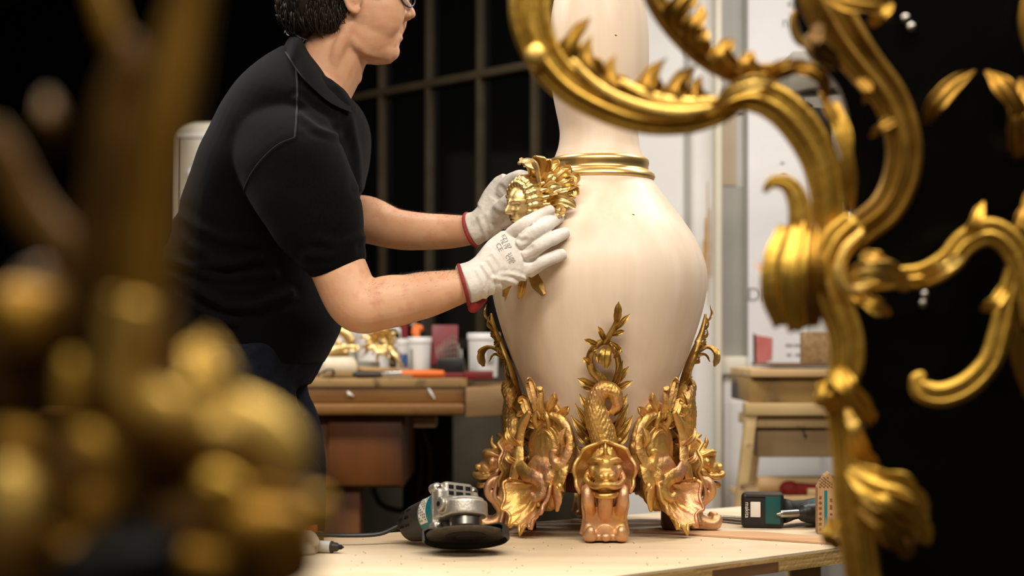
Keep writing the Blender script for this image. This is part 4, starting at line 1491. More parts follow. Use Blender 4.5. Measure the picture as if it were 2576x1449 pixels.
skin = B()
section_loft(skin, TORSO, scale=0.93)
rings = []
hs = spline([(h[1], h[2], h[3] * 1000) for h in HEAD], 3 * (len(HEAD) - 1))
hy = spline([(h[0], 0, 0) for h in HEAD], 3 * (len(HEAD) - 1))
section_loft(skin, [((a.x, y.x), (a.y, y.x), a.z / 1000) for a, y in zip(hs, hy)], n=48, p=2.15, taper=0.28)
sweep(skin, [P(866, 40, YC), P(850, 120, YC), P(812, 200, YC), P(760, 270, YC)], [(.055, .058), (.054, .056), (.056, .060), (.07, .08)], n=24, up=(0, -1, 0))
blob(skin, P(898, 190, YC), (.010, .012, .016))                                   # adam's apple
sweep(skin, [headpt(893, 70, -.052), headpt(850, 160, -.046), headpt(850, 240, -.02)], [.012, .013, .012], n=10)    # neck muscle
# jaw line and cheek
for s in (-1, 1):
    sweep(skin, [headpt(868, 50, s * .056), headpt(884, 100, s * .046), headpt(930, 134, s * .032), headpt(980, 140, s * .010)], [.012, .014, .014, .013], n=12)
    blob(skin, headpt(950, 30, s * .030), (.052, .034, .062))
    blob(skin, headpt(925, 85, s * .026), (.048, .030, .050))
    blob(skin, headpt(978, 84, s * .012), (.021, .024, .040))
# nose
sweep(skin, [P(1004, -14, YC), P(1019, 12, YC), P(1031, 33, YC)], [(.009, .008), (.011, .009), (.0125, .0105)], n=14)
blob(skin, P(1035, 36, YC), (.0085, .010, .0075))
for s in (-1, 1):
    blob(skin, headpt(1022, 41, s * .0115), (.0095, .0065, .0065))
# lips
sweep(skin, [headpt(990, 86, -.020), headpt(1003, 79, -.011), headpt(1008, 77, 0), headpt(1003, 79, .011), headpt(990, 86, .020)], [.003, .0052, .0056, .0052, .003], n=10)
sweep(skin, [headpt(990, 88, -.019), headpt(1002, 95, -.010), headpt(1006, 96, 0), headpt(1002, 95, .010), headpt(990, 88, .019)], [.003, .0052, .0058, .0052, .003], n=10)
# ears
for s in (-1, 1):
    def e(px, py, d):
        return headpt(px, py, s * d)
    blob(skin, e(902, 8, .070), (.014, .007, .030))
    sweep(skin, [e(914, 22, .074), e(912, -2, .079), e(906, -32, .083), e(890, -42, .087), e(876, -28, .089), e(874, -2, .087), e(882, 26, .083), e(893, 46, .079), e(906, 52, .075), e(914, 40, .073)],
          [.004, .004, .0045, .0048, .0048, .0045, .0045, .0058, .0062, .004], n=10)
    sweep(skin, [e(900, -22, .080), e(892, -8, .081), e(893, 14, .080), e(904, 28, .078)], [.003, .0032, .0032, .003], n=8)
sweep(skin, [P(*p) for p in NEAR_ARM], NEAR_R, n=24, seg=8)
sweep(skin, [P(*p) for p in FAR_ARM], FAR_R, n=24, seg=8)
blob(skin, P(890, 790, 2.56), (.032, .030, .026))                                  # elbow point
blob(skin, P(1000, 722, 2.548), (.055, .026, .020))                                # forearm muscle
for dy in (-0.085, 0.085):                                                        # legs
    sweep(skin, [Vector((P(590, 930, YC).x, YC + dy, P(590, 930, YC).z)), Vector((P(672, 1200, YC).x, YC + dy * 1.1, P(0, 1200, YC).z)),
                 Vector((P(660, 1600, YC).x, YC + dy * 1.2, P(0, 1600, YC).z)), Vector((P(640, 2000, YC).x, YC + dy * 1.2, P(0, 2000, YC).z)), Vector((P(640, 2240, YC).x, YC + dy * 1.2, 0.07))],
          [.085, .08, .062, .055, .04], n=20)
skin = fuse(skin, 0.0034, 3)
body = put('body', skin, MT['skin'], man, sharp=0)

# eyes (behind the spectacles)
for s in (-1, 1):
    o = put('eye', blob(B(), headpt(1000, -4, s * .031), .0115), MT['white_plastic'], man)

# ---------------------------------------------------------------- hair
hb = B()
cap_c, cap_r = P(842, -62, YC), (.104, .0845, .108)
blob(hb, cap_c, cap_r, nu=32, nv=20)
blob(hb, P(792, 22, YC), (.062, .078, .056), nu=24, nv=16)
for s in (-1, 1):
    blob(hb, headpt(838, 30, s * .050), (.034, .026, .050))
rnd = random.Random(3)
for k in range(1500):
    # roots spread over the crown, locks run back and down with a wave
    a = rnd.uniform(-math.pi, math.pi)
    u = rnd.uniform(-0.7, 0.9)
    d = Vector((math.cos(a) * math.sqrt(max(0, 1 - u * u)), math.sin(a) * math.sqrt(max(0, 1 - u * u)), u))
    if d.x > 0.5 and u < 0.35:
        continue
    p0 = cap_c + Vector((d.x * cap_r[0], d.y * cap_r[1], d.z * cap_r[2]))
    ln = rnd.uniform(.05, .09)
    fl = Vector((-0.45, 0.25 * d.y, -0.9))
    if d.x > 0.2:
        fl = Vector((-0.85, 0.1 * d.y, -0.5))
    fl = (fl - d * fl.dot(d)).normalized()
    sd = d.cross(fl)
    wv = rnd.uniform(-.014, .014)
    bend = ln * ln * 4.2
    pts = [p0 - d * .002, p0 + fl * ln * .35 + sd * wv * .5 + d * (.003 - bend * .12), p0 + fl * ln * .7 + sd * wv * 1.1 + d * (.002 - bend * .45), p0 + fl * ln + sd * wv * .5 - d * (bend * .8 + rnd.uniform(-.004, .003))]
    r = rnd.uniform(.0009, .0019)
    sweep(hb, pts, [(r * .5, r), (r * .7, r * 1.3), (r * .6, r), (r * .15, r * .25)], n=5, seg=4, up=d)
for k in range(1100):                                                          # nape and side locks
    s = -1 if k % 3 else 1
    px = rnd.uniform(704, 884)
    py = rnd.uniform(-60, 60)
    lim = 1 - ((px - 838) / 146) ** 2
    dd = .080 * math.sqrt(max(0.02, lim)) - max(0, py) * .00018
    p0 = headpt(px, py, s * dd)
    ln = rnd.uniform(24, 62)
    dx = rnd.uniform(-4, 30) if px < 800 else rnd.uniform(-14, 14)
    bot = 66 + (px - 700) * .62 if px < 765 else (108 if px < 845 else 108 - (px - 845) * 1.6)
    ey = min(py + ln, bot + rnd.uniform(-14, 6))
    if ey < py + 6:
        continue
    wv = rnd.uniform(-7, 7)
    p1 = headpt(px + dx * .3 + wv, lerp(py, ey, .4), s * (dd + .004))
    p2 = headpt(px + dx * .7 + wv, lerp(py, ey, .75), s * (dd + .001))
    p3 = headpt(px + dx, ey, s * (dd - .006))
    r = rnd.uniform(.0008, .0018)
    sweep(hb, [p0, p1, p2, p3], [(r * .5, r), (r * .7, r * 1.2), (r * .5, r), (.0004, .0006)], n=6, seg=4, up=(0, s, 0))
for k in range(150):                                                          # sideburns
    s = -1 if k % 2 else 1
    px = rnd.uniform(918, 966)
    py = rnd.uniform(-60, 4)
    dd = .0775 - max(0, px - 925) * .00022
    q = rnd.uniform(10, 20)
    sweep(hb, [headpt(px, py, s * dd), headpt(px - 3, py + q * .5, s * (dd + .0012)), headpt(px - rnd.uniform(2, 9), py + q, s * (dd - .002))], [.0009, .0009, .0003], n=5, seg=3)
for k in range(46):                                                           # locks on the back outline
    py = -160 + k * 5.4
    px = 842 - 148 * math.sqrt(max(0, 1 - ((py + 50) / 165) ** 2)) if py < 20 else lerp(704, 742, (py - 20) / 70)
    for s in (-.04, -.015, .02):
        p0 = headpt(px + 10, py - 20, s)
        w = rnd.uniform(-6, 5)
        sweep(hb, [p0, headpt(px + w, py, s), headpt(px + 4 + w * 1.4, py + 24, s)], [.0026, .0022, .0005], n=6, seg=3)
put('hair', hb, MT['hair'], man, sharp=0, label='dark brown wavy hair')

# ---------------------------------------------------------------- spectacles
gb, lb = B(), B()
for s in (-1, 1):
    c = headpt(1027, -2, s * .033)
    X = Vector((0.50 * (1 if s < 0 else -.2), 0.86, 0)).normalized()
    Z = Vector((-0.1, 0, 1)).normalized()
    N = X.cross(Z)
    ringp = [c + X * (.024 * math.cos(a)) + Z * (.0205 * math.sin(a)) for a in [2 * math.pi * k / 24 for k in range(25)]]
    sweep(gb, ringp, [.0017], n=8, seg=1, cap=False)
    lb.add([c + X * (.0235 * math.cos(a)) + Z * (.020 * math.sin(a)) + N * dz for dz in (-.0008, .0008) for a in [2 * math.pi * k / 24 for k in range(24)]],
           [tuple(range(24)), tuple(range(47, 23, -1))] + [(k, (k + 1) % 24, 24 + (k + 1) % 24, 24 + k) for k in range(24)])
    sweep(gb, [c + X * (-.024 if s < 0 else .024) + Z * .008, headpt(985, -26, s * .074), headpt(920, -30, s * .082), headpt(880, -24, s * .083)], [.002], n=8)
sweep(gb, [headpt(1024, -6, -.012), headpt(1026, -12, 0), headpt(1024, -6, .012)], [.0018], n=8)
gl = put('spectacles', gb, MT['blk_plastic'], man, label='thin dark-rimmed spectacles')
put('lenses', lb, MT['lens'], gl)

# ---------------------------------------------------------------- polo shirt
sb = B()
section_loft(sb, TORSO[2:], n=48, scale=1.0)
SLEEVE = [(690, 350, 2.70), (742, 430, 2.625), (795, 545, 2.582), (836, 628, 2.568), (859, 678, 2.565)]
sweep(sb, [P(*p) for p in SLEEVE], [(.080, .092), (.082, .090), (.072, .080), (.060, .060), (.054, .046)], n=32, cap=True, up=(0, -1, 0))
FS = [(720, 370, 2.95), (780, 450, 3.00), (838, 530, 2.985), (880, 560, 2.965)]
sweep(sb, [P(*p) for p in FS], [(.078, .088), (.080, .084), (.070, .066), (.060, .052)], n=28, up=(0, 1, 0))
blob(sb, P(740, 300, 2.73), (.11, .075, .085))
blob(sb, P(745, 300, 2.93), (.11, .075, .085))
sb = fuse(sb, 0.0042, 7)
FOLDS = [([(405, 650), (470, 668), (560, 672), (650, 648)], .007, 10), ([(398, 690), (450, 700), (520, 745), (570, 772), (650, 770), (730, 740)], .009, 11),
         ([(400, 715), (450, 740), (520, 790), (590, 812)], .006, 10), ([(440, 560), (470, 610), (520, 650), (570, 660)], .006, 12),
         ([(412, 625), (440, 650), (500, 690), (600, 700), (690, 690)], .005, 9), ([(455, 545), (500, 575), (560, 600), (640, 610)], .005, 12),
         ([(745, 250), (790, 285), (830, 310)], .003, 8), ([(755, 290), (800, 325), (850, 340)], .003, 8), ([(800, 600), (850, 615), (910, 600)], .004, 10),
         ([(880, 300), (900, 380), (905, 470)], .004, 9), ([(770, 640), (830, 645), (890, 625)], .003, 9)]


def segd(x, y, pts):
    best = 1e9
    for (ax, ay), (bx_, by_) in zip(pts, pts[1:]):
        vx, vy = bx_ - ax, by_ - ay
        t = max(0, min(1, ((x - ax) * vx + (y - ay) * vy) / (vx * vx + vy * vy)))
        d = math.hypot(x - ax - vx * t, y - ay - vy * t)
        best = min(best, d)
    return best


def shirt_folds(c, n):
    if n.y > 0.5:
        return 0.0
    px, py = CX + c.x / c.y * F_PX, HY + (CAM_Z - c.z) / c.y * F_PX
    d = 0.0025 * noise.noise(Vector((px * .008, py * .012, 0)))
    for pts, a, s in FOLDS:
        q = segd(px, py, pts)
        if q < 5 * s:
            d += a * (math.exp(-(q / s) ** 2) - 0.35 * math.exp(-((q - 2.2 * s) / s) ** 2))
    return d


displace(sb, shirt_folds)
shirt = put('polo_shirt', sb, MT['shirt'], man, sharp=0, label='black short-sleeved polo shirt')
bvh = BVHTree.FromPolygons([Vector(v) for v in sb.v], sb.f)


def on_surf(tree, px, py, lift):
    o = Vector((0, 0, CAM_Z))
    d = (P(px, py, 3) - o).normalized()
    h = tree.ray_cast(o, d)
    if h[0] is None:
        return None, None
    return h[0] + h[1] * lift * (1 if h[1].dot(d) < 0 else -1), h[1]


def seam(tree, pts, r, m, parent, name='seam'):
    c = spline([(x, y, 0) for x, y in pts], 10 * (len(pts) - 1))
    q = [on_surf(tree, p.x, p.y, r * .5)[0] for p in c]
    q = [p for p in q if p is not None]
    if len(q) > 2:
        put(name, sweep(B(), q, [(r, r * 1.6)], n=8, seg=1), m, parent)


seam(bvh, [(742, 150), (748, 220), (746, 290), (742, 346)], .0012, MT['seam'], shirt)
seam(bvh, [(742, 348), (700, 366), (660, 402), (632, 440), (614, 478)], .0012, MT['seam'], shirt)
# collar: stand and falling leaf on each side, meeting in the open V
INN = [(752, 98), (768, 112), (790, 152), (818, 188), (842, 226), (874, 258)]
OUTL = [(712, 124), (724, 152), (742, 182), (770, 216), (822, 262), (880, 292)]
near_out = []
for (x, y), d in zip(OUTL, (.000, .060, .092, .102, .078, .018)):
    q = on_surf(bvh, x, y, .007)[0]
    near_out.append(q if q is not None and d > 0 else headpt(x, y, -d))
near_out[0].y = YC
for s in (-1, 1):
    cb = B()
    inn = spline([headpt(x, y, s * d) for (x, y), d in zip(INN, (.000, .047, .066, .062, .048, .010))], 30)
    out = spline([p if s < 0 else Vector((p.x, 2 * YC - p.y, p.z)) for p in near_out], 30)
    vs_, fs_ = [], []
    for lay in (0, 1):
        for i in range(31):
            for j in range(7):
                t = j / 6
                p = inn[i].lerp(out[i], t)
                p = p + Vector((0, s * (.010 * math.sin(t * math.pi) + .003 + (.0 if lay else -.004)), .010 * math.sin(t * math.pi)))
                vs_.append(p)
    for i in range(30):
        for j in range(6):
            a = i * 7 + j
            fs_.append((a, a + 1, a + 8, a + 7))
            a += 217
            fs_.append((a + 1, a, a + 7, a + 8))
        for j in (0, 6):
            a = i * 7 + j
            fs_.append((a, a + 7, a + 224, a + 217))
    for i in (0, 30):
        for j in range(6):
            a = i * 7 + j
            fs_.append((a, a + 1, a + 218, a + 217))
    cb.add(vs_, fs_)
    put('collar', cb, MT['shirt'], shirt, sharp=60)
    put('collar_seam', sweep(B(), [p + Vector((0, s * .005, .001)) for p in out[3:22]], [.0013], n=6, seg=1), MT['seam'], shirt)

# ---------------------------------------------------------------- trousers and shoes
jb = B()
section_loft(jb, TORSO[:5], n=40, scale=0.985)
for dy in (-0.088, 0.088):
    yy = YC + dy
    sweep(jb, [Vector((P(585, 900, YC).x, yy, P(0, 900, YC).z)), Vector((P(628, 1040, YC).x, yy, P(0, 1040, YC).z)), Vector((P(680, 1180, YC).x, yy + dy * .1, P(0, 1180, YC).z)),
               Vector((P(672, 1600, YC).x, yy + dy * .2, P(0, 1600, YC).z)), Vector((P(648, 2000, YC).x, yy + dy * .2, P(0, 2000, YC).z)), Vector((P(646, 2230, YC).x, yy + dy * .2, 0.075))],
          [.115, .100, .0885, .075, .066, .062], n=24, seg=8)
blob(jb, P(783, 1195, 2.74), (.016, .05, .026))
jb = fuse(jb, 0.006, 5)
displace(jb, lambda c, n: .004 * noise.noise(c * 14))
put('trousers', jb, MT['jeans'], man, sharp=0, label='dark blue denim trousers')
for dy in (-0.106, 0.106):
    fb = B()
    x0 = P(646, 2230, YC).x
    sweep(fb, [Vector((x0 - .07, YC + dy, .05)), Vector((x0 - .02, YC + dy, .052)), Vector((x0 + .06, YC + dy, .045)), Vector((x0 + .15, YC + dy, .034)), Vector((x0 + .19, YC + dy, .028))],
          [(.045, .034), (.048, .038), (.042, .044), (.030, .046), (.022, .034)], n=20, up=(0, 0, 1))
    blob(fb, Vector((x0, YC + dy, .085)), (.055, .045, .06))
    fb = fuse(fb, .005, 3)
    fb.v = [(p[0], p[1], max(p[2], .004)) for p in fb.v]
    put('shoe', fb, MT['blk_plastic'], man)


# ---------------------------------------------------------------- gloves
gb = B()
CUFF = [(1166, 716, 2.575), (1196, 705, 2.580), (1228, 688, 2.582), (1262, 662, 2.585)]
sweep(gb, [P(*p) for p in CUFF], [(.0320, .0335), (.0310, .0330), (.0270, .0350), (.022, .040)], n=28, up=(0, -1, 0), cap=True)
sweep(gb, [P(1232, 686, 2.583), P(1272, 655, 2.586), P(1298, 638, 2.588), P(1316, 626, 2.592)], [(.0240, .036), (.0200, .043), (.0170, .0440), (.011, .0380)], n=28, up=(0, -1, 0))
FING = [([(1284, 588), (1318, 563), (1352, 544), (1390, 526)], 2.588), ([(1310, 614), (1350, 581), (1388, 557), (1407, 547)], 2.580),
        ([(1322, 642), (1366, 613), (1402, 595), (1424, 585)], 2.580), ([(1326, 684), (1372, 656), (1400, 645), (1420, 638)], 2.586)]
for k, (pts, y0) in enumerate(FING):
    yt = vase_front(*pts[-1]) - .0135
    if k == 0:
        yt = min(yt, 2.612)
    ys = [y0, y0 - .012, lerp(y0, yt, .62), yt]
    r = (.0096, .0116, .0113, .0106)[k]
    sweep(gb, [P(x, y, Y) for (x, y), Y in zip(pts, ys)], [(r * 1.02, r * 1.12), (r, r * 1.04), (r * .98, r), (r * .86, r * .86)], n=18, seg=7)
sweep(gb, [P(1258, 640, 2.600), P(1282, 604, 2.622), P(1306, 590, 2.632), P(1326, 580, 2.636)], [.017, .015, .0130, .0105], n=16)      # thumb, under the mask
gb = fuse(gb, 0.0013, 4)
WR = [([(1215, 668), (1235, 700), (1240, 735)], .0022, 5), ([(1232, 655), (1250, 690), (1258, 728)], .0020, 5), ([(1200, 680), (1216, 712), (1222, 748)], .0018, 5),
      ([(1245, 700), (1275, 705), (1300, 715)], .0022, 6), ([(1330, 660), (1325, 690), (1318, 708)], .0018, 5), ([(1262, 690), (1290, 690), (1320, 700)], .0016, 5),
      ([(1300, 600), (1312, 606), (1322, 604)], -.0016, 5), ([(1316, 628), (1326, 628), (1336, 622)], -.0014, 5), ([(1322, 658), (1332, 656), (1344, 652)], -.0014, 5),
      ([(1240, 640), (1262, 668), (1266, 700)], .0012, 6)]


def glove_folds(c, n):
    px, py = CX + c.x / c.y * F_PX, HY + (CAM_Z - c.z) / c.y * F_PX
    d = .0010 * noise.noise(c * 55)
    for pts, a, s in WR:
        q = segd(px, py, pts)
        if q < 5 * s:
            d += a * (math.exp(-(q / s) ** 2) - .4 * math.exp(-((q - 2 * s) / s) ** 2))
    return d


displace(gb, glove_folds)
glove = put('glove', gb, MT['glove'], man, sharp=0, label='white leather glove on the near hand, back of the hand to the viewer')
gt = BVHTree.FromPolygons([Vector(v) for v in gb.v], gb.f)
# printed marks on the back of the glove
ang = math.radians(-62)


def glove_print(body, px, py, hpx, a=ang):
    t = text_builder(body, hpx * 1.35)
    vs_, ok = [], True
    for v in t.v:
        x = px + v[0] * math.cos(a) + v[1] * math.sin(a)
        y = py - v[0] * math.sin(a) + -v[1] * math.cos(a) * 1.0
        # rotate text so it reads down the back of the hand
        x = px + v[0] * math.cos(-a) - v[1] * math.sin(-a) * -1
        y = py + v[0] * math.sin(-a) - v[1] * math.cos(-a)
        p, _ = on_surf(gt, x, y, .0006)
        if p is None:
            return
        vs_.append(p)
    bb = B()
    bb.add(vs_, t.f)
    put('printed_mark', bb, MT['ink'], glove, smooth=False)


glove_print('EZ1.07', 1274, 608, 10)
glove_print('16.19', 1267, 614, 9)
glove_print('CE', 1256, 622, 13)
glove_print('21/05', 1287, 648, 9)
glove_print('CT0', 1279, 652, 9)
# red binding of the cuff
AX = (P(*CUFF[1]) - P(*CUFF[0])).normalized()
c0 = P(1166, 717, 2.574)
Uv = Vector((0, -1, 0))
Sv = AX.cross(Uv).normalized()
Uv = Sv.cross(AX).normalized()
rg = []
for k in range(33):
    a = 2 * math.pi * k / 32
    rg.append(c0 + Uv * (.0325 * math.cos(a)) + Sv * (.0338 * math.sin(a)) + AX * (.007 * math.cos(a + 2.6)))
put('cuff_binding', sweep(B(), rg, [(.0022, .0030)], n=10, seg=2, cap=False), MT['red_trim'], glove, label='red cuff binding')
b = B()
sweep(b, [P(1184, 760, 2.57), P(1192, 774, 2.575), P(1206, 766, 2.58), P(1224, 752, 2.585)], [(.004, .006), (.004, .010), (.003, .008), (.002, .003)], n=12)
put('cuff_flap', b, MT['red_trim'], glove, label='turned-down red cuff fold')

# far glove
fb = B()
FC = [(1186, 578, 2.80), (1212, 566, 2.796), (1240, 540, 2.79), (1262, 508, 2.782)]
sweep(fb, [P(*p) for p in FC], [(.0295, .0300), (.0290, .0290), (.026, .0300), (.021, .034)], n=28, up=(0, -1, 0))
sweep(fb, [P(1236, 545, 2.79), P(1262, 516, 2.785), P(1286, 486, 2.775), P(1300, 468, 2.765)], [(.024, .034), (.020, .040), (.018, .040), (.013, .034)], n=28, up=(0, -1, 0))
for pts, r in (([(1264, 486, 2.770), (1278, 460, 2.755), (1304, 446, 2.735), (1326, 446, 2.715)], .0125),
               ([(1284, 480, 2.775), (1302, 458, 2.758), (1326, 452, 2.738), (1344, 458, 2.720)], .0125),
               ([(1302, 486, 2.780), (1322, 470, 2.768), (1344, 470, 2.750), (1356, 478, 2.735)], .0120),
               ([(1312, 498, 2.785), (1334, 490, 2.775), (1352, 492, 2.760), (1362, 500, 2.745)], .0110),
               ([(1246, 548, 2.775), (1266, 520, 2.752), (1290, 502, 2.732), (1312, 494, 2.715)], .0138)):
    sweep(fb, [P(*p) for p in pts], [r * 1.08, r * 1.02, r, r * .85], n=16, seg=7)
fb = fuse(fb, 0.0018, 4)
WR2 = [([(1205, 548), (1218, 580), (1222, 600)], .0018, 5), ([(1226, 540), (1236, 570), (1240, 592)], .0016, 5), ([(1262, 470), (1272, 480), (1284, 482)], -.0018, 5), ([(1246, 520), (1262, 530), (1280, 534)], .0014, 6)]
WRS, WR = WR, WR2
displace(fb, glove_folds)
glove2 = put('glove', fb, MT['glove_grey'], man, sharp=0, label='greyish soiled leather glove on the far hand behind the mask')
AX = (P(*FC[1]) - P(*FC[0])).normalized()
c0 = P(1187, 578, 2.80)
Sv = AX.cross(Vector((0, -1, 0))).normalized()
Uv = Sv.cross(AX).normalized()
rg = []
for k in range(33):
    a = 2 * math.pi * k / 32
    rg.append(c0 + Uv * (.0300 * math.cos(a)) + Sv * (.0306 * math.sin(a)) + AX * (.006 * math.cos(a + 2.6)))
put('cuff_binding', sweep(B(), rg, [(.0022, .0030)], n=10, seg=2, cap=False), MT['red_trim'], glove2, label='red cuff binding')

# ---------------------------------------------------------------- fine hair on the forearms
ah = B()
rnd = random.Random(11)
for arm, rad, t0, t1 in ((NEAR_ARM, NEAR_R, .50, .84), (FAR_ARM, FAR_R, .46, .84)):
    c = spline([P(*p) for p in arm], 120)
    T, N, S = frames(c, (0, -1, 0))
    for k in range(1500):
        t = rnd.uniform(t0, t1)
        i = int(t * 120)
        th = rnd.gauss(math.pi * 1.45, .62)
        r = samp(rad, t)
        d = N[i] * math.cos(th) + S[i] * math.sin(th)
        if d.z < -0.5:
            continue
        p = c[i] + d * (r * .985)
        ln = rnd.uniform(.006, .013)
        q = p + (T[i] * rnd.uniform(.4, .9) + d * rnd.uniform(.25, .6) + Vector((0, 0, -.15 + rnd.uniform(-.2, .2)))) * ln
        w = T[i].cross(d) * .00016
        ah.add([p - w, p + w, p + d * .0002, q], [(0, 1, 3), (1, 2, 3), (2, 0, 3)])
o = put('arm_hair', ah, MT['arm_hair'], body, sharp=0)
o['kind'] = 'stuff'
# ================================================================ gilt scrollwork in the right foreground
SY = 1.60
SB = SY + .052
sc = thing('gilt_scrollwork', (WX(2200, SY), SY, 0.0), 'large gilded rococo scrollwork with C-scrolls and leaves on the foreground right', 'ornament')


def offs(pts, rad, k):
    """shift a pixel polyline sideways by k times its radius"""
    out = []
    for i, p in enumerate(pts):
        a, c = pts[max(0, i - 1)], pts[min(len(pts) - 1, i + 1)]
        dx, dy = c[0] - a[0], c[1] - a[1]
        l = math.hypot(dx, dy) or 1
        r = rad[i] if i < len(rad) else rad[-1]
        out.append((p[0] - dy / l * r * k, p[1] + dx / l * r * k))
    return out


def rocaille(pts, rad, Y, name, parent, m, rails=(-.72, .1, .72), flat=.7, dy=None):
    """swept band with raised rails, measured as a pixel path with pixel radii"""
    b = B()
    s = Y / F_PX
    ys = [Y + (dy[i] if dy else 0) for i in range(len(pts))]
    sweep(b, [P(p[0], p[1], y) for p, y in zip(pts, ys)], [(r * s * flat * .75, r * s) for r in rad], n=18, seg=8, up=(0, -1, 0), fixed_up=True)
    for k in rails:
        q = offs(pts, rad, k)
        dz = math.sqrt(max(0, 1 - k * k)) * .75 * flat
        sweep(b, [P(p[0], p[1], y - r * s * (dz + .05)) for p, y, r in zip(q, ys, rad)], [r * s * .20 for r in rad], n=8, seg=8)
    return put(name, b, m, parent, sharp=0)


def pleaf(pts, w, name, parent, m, up=(0, -1, 0), lobes=3, dy=.0, b=None, **kw):
    """leaf measured as (px, py, Y) points with pixel half widths"""
    bb = B()
    Ym = pts[0][2]
    s = Ym / F_PX
    kw.setdefault('cup', .25)
    kw.setdefault('thick', .3)
    leaf(bb, [P(*p) for p in pts], [x * s for x in w], up, lobes=lobes, ridge=.18, **kw)
    return put(name, bb, m, parent, sharp=0)


G, GO, GD = MT['gilt'], MT['gilt_mid'], MT['gilt_dark']
# great C-scroll in front of the vase neck
rocaille([(1352, -120), (1338, -40), (1336, 50), (1368, 140), (1430, 212), (1515, 262), (1615, 297), (1720, 303), (1806, 282), (1872, 250)],
         [52, 56, 54, 50, 46, 44, 40, 36, 32, 20], SY, 'c_scroll', sc, GO)
rocaille([(1560, 205), (1640, 246), (1720, 262), (1800, 252)], [8, 16, 18, 10], SY - .012, 'inner_rim', sc, G, rails=(.0,))
rocaille([(1440, 150), (1500, 214), (1590, 262), (1700, 284), (1790, 272)], [6, 12, 14, 14, 8], SY - .022, 'inner_rim', sc, G, rails=())
for pts, w in (([(1436, 180, SY), (1432, 124, SY - .006), (1452, 80, SY - .004), (1486, 44, SY)], [26, 32, 18, 3]), ([(1524, 240, SY), (1484, 174, SY - .007), (1474, 132, SY - .004), (1488, 90, SY)], [34, 38, 16, 3]),
               ([(1596, 270, SY), (1548, 220, SY - .008), (1532, 178, SY - .004), (1548, 138, SY)], [34, 38, 16, 3]), ([(1694, 282, SY), (1632, 230, SY - .009), (1636, 190, SY - .005), (1676, 146, SY)], [38, 46, 20, 3]),
               ([(1766, 280, SY), (1702, 244, SY - .009), (1710, 206, SY - .005), (1750, 166, SY)], [38, 44, 24, 4]), ([(1806, 272, SY), (1752, 252, SY - .009), (1750, 224, SY - .005), (1766, 190, SY)], [28, 36, 18, 3])):
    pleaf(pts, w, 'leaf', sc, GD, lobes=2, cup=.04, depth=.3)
b = blob(B(), P(1348, 142, SY - .02), (.010, .008, .013))
put('bead', b, G, sc)
# arch running down to the centre
rocaille([(1790, 285), (1845, 250), (1905, 242), (1968, 272), (2028, 338), (2068, 420), (2084, 510), (2082, 590)], [18, 34, 44, 48, 50, 48, 44, 34], SY - .004, 'arch_scroll', sc, GO)
pleaf([(1800, 270, SY - .02), (1850, 222, SY - .03), (1920, 208, SY - .02), (1970, 232, SY)], [12, 22, 20, 6], 'leaf', sc, G, lobes=3)
# upper garland scroll
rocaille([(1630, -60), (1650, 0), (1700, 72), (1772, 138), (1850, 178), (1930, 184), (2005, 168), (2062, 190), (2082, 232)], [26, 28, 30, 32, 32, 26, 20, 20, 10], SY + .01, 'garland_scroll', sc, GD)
for pts, w in (([(1700, 76, SY), (1700, 30, SY - .01), (1722, 0, SY - .01), (1752, -30, SY)], [28, 36, 34, 10]), ([(1740, 110, SY), (1742, 66, SY - .012), (1762, 40, SY - .006), (1768, 12, SY)], [28, 30, 18, 4]), ([(1770, 136, SY), (1766, 100, SY - .01), (1778, 70, SY)], [26, 22, 4]),
               ([(1846, 180, SY), (1812, 146, SY - .014), (1822, 122, SY - .008), (1846, 100, SY)], [34, 34, 22, 4]), ([(1906, 186, SY), (1878, 164, SY - .012), (1884, 148, SY - .006), (1898, 132, SY)], [26, 26, 18, 4]),
               ([(2000, 172, SY), (2040, 178, SY - .01), (2070, 205, SY - .01), (2082, 248, SY)], [14, 20, 18, 6]), ([(1930, 184, SY), (1970, 160, SY - .01), (2010, 160, SY)], [12, 14, 5])):
    pleaf(pts, w, 'leaf', sc, GD, lobes=2, cup=.06, depth=.3)
# dark knot at the top
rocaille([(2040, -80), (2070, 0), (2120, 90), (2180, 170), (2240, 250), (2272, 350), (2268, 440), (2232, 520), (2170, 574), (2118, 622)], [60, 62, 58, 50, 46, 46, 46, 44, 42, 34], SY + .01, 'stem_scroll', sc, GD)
rocaille([(1998, 30), (1996, 70), (2012, 104), (2048, 120)], [9, 11, 11, 8], SY, 'tendril', sc, GD, rails=())
for pts, w, m in (([(2080, -10, SY - .03), (2140, 10, SY - .05), (2200, 20, SY - .05), (2240, 50, SY - .03)], [20, 30, 28, 8], GD), ([(2190, 60, SY - .03), (2220, 36, SY - .05), (2245, 10, SY - .03)], [14, 18, 5], GO),
                  ([(2060, 60, SY - .02), (2050, 110, SY - .04), (2070, 150, SY - .03)], [18, 20, 6], MT['gilt_deep_shade']), ([(2030, 90, SY - .02), (2060, 130, SY - .03), (2110, 170, SY - .02)], [20, 34, 14], MT['gilt_deep_shade']),
                  ([(2160, 200, SY), (2186, 230, SY - .02), (2172, 260, SY - .01)], [16, 14, 4], GD), ([(2250, 300, SY), (2215, 320, SY - .02), (2190, 345, SY - .01)], [16, 14, 4], GD),
                  ([(2100, 260, SY), (2120, 340, SY - .015), (2134, 430, SY - .015), (2142, 530, SY - .005)], [14, 24, 20, 10], GO), ([(2064, 232, SY), (2098, 300, SY - .01), (2130, 370, SY - .01)], [10, 20, 10], GD)):
    pleaf(pts, w, 'leaf', sc, m, lobes=2)
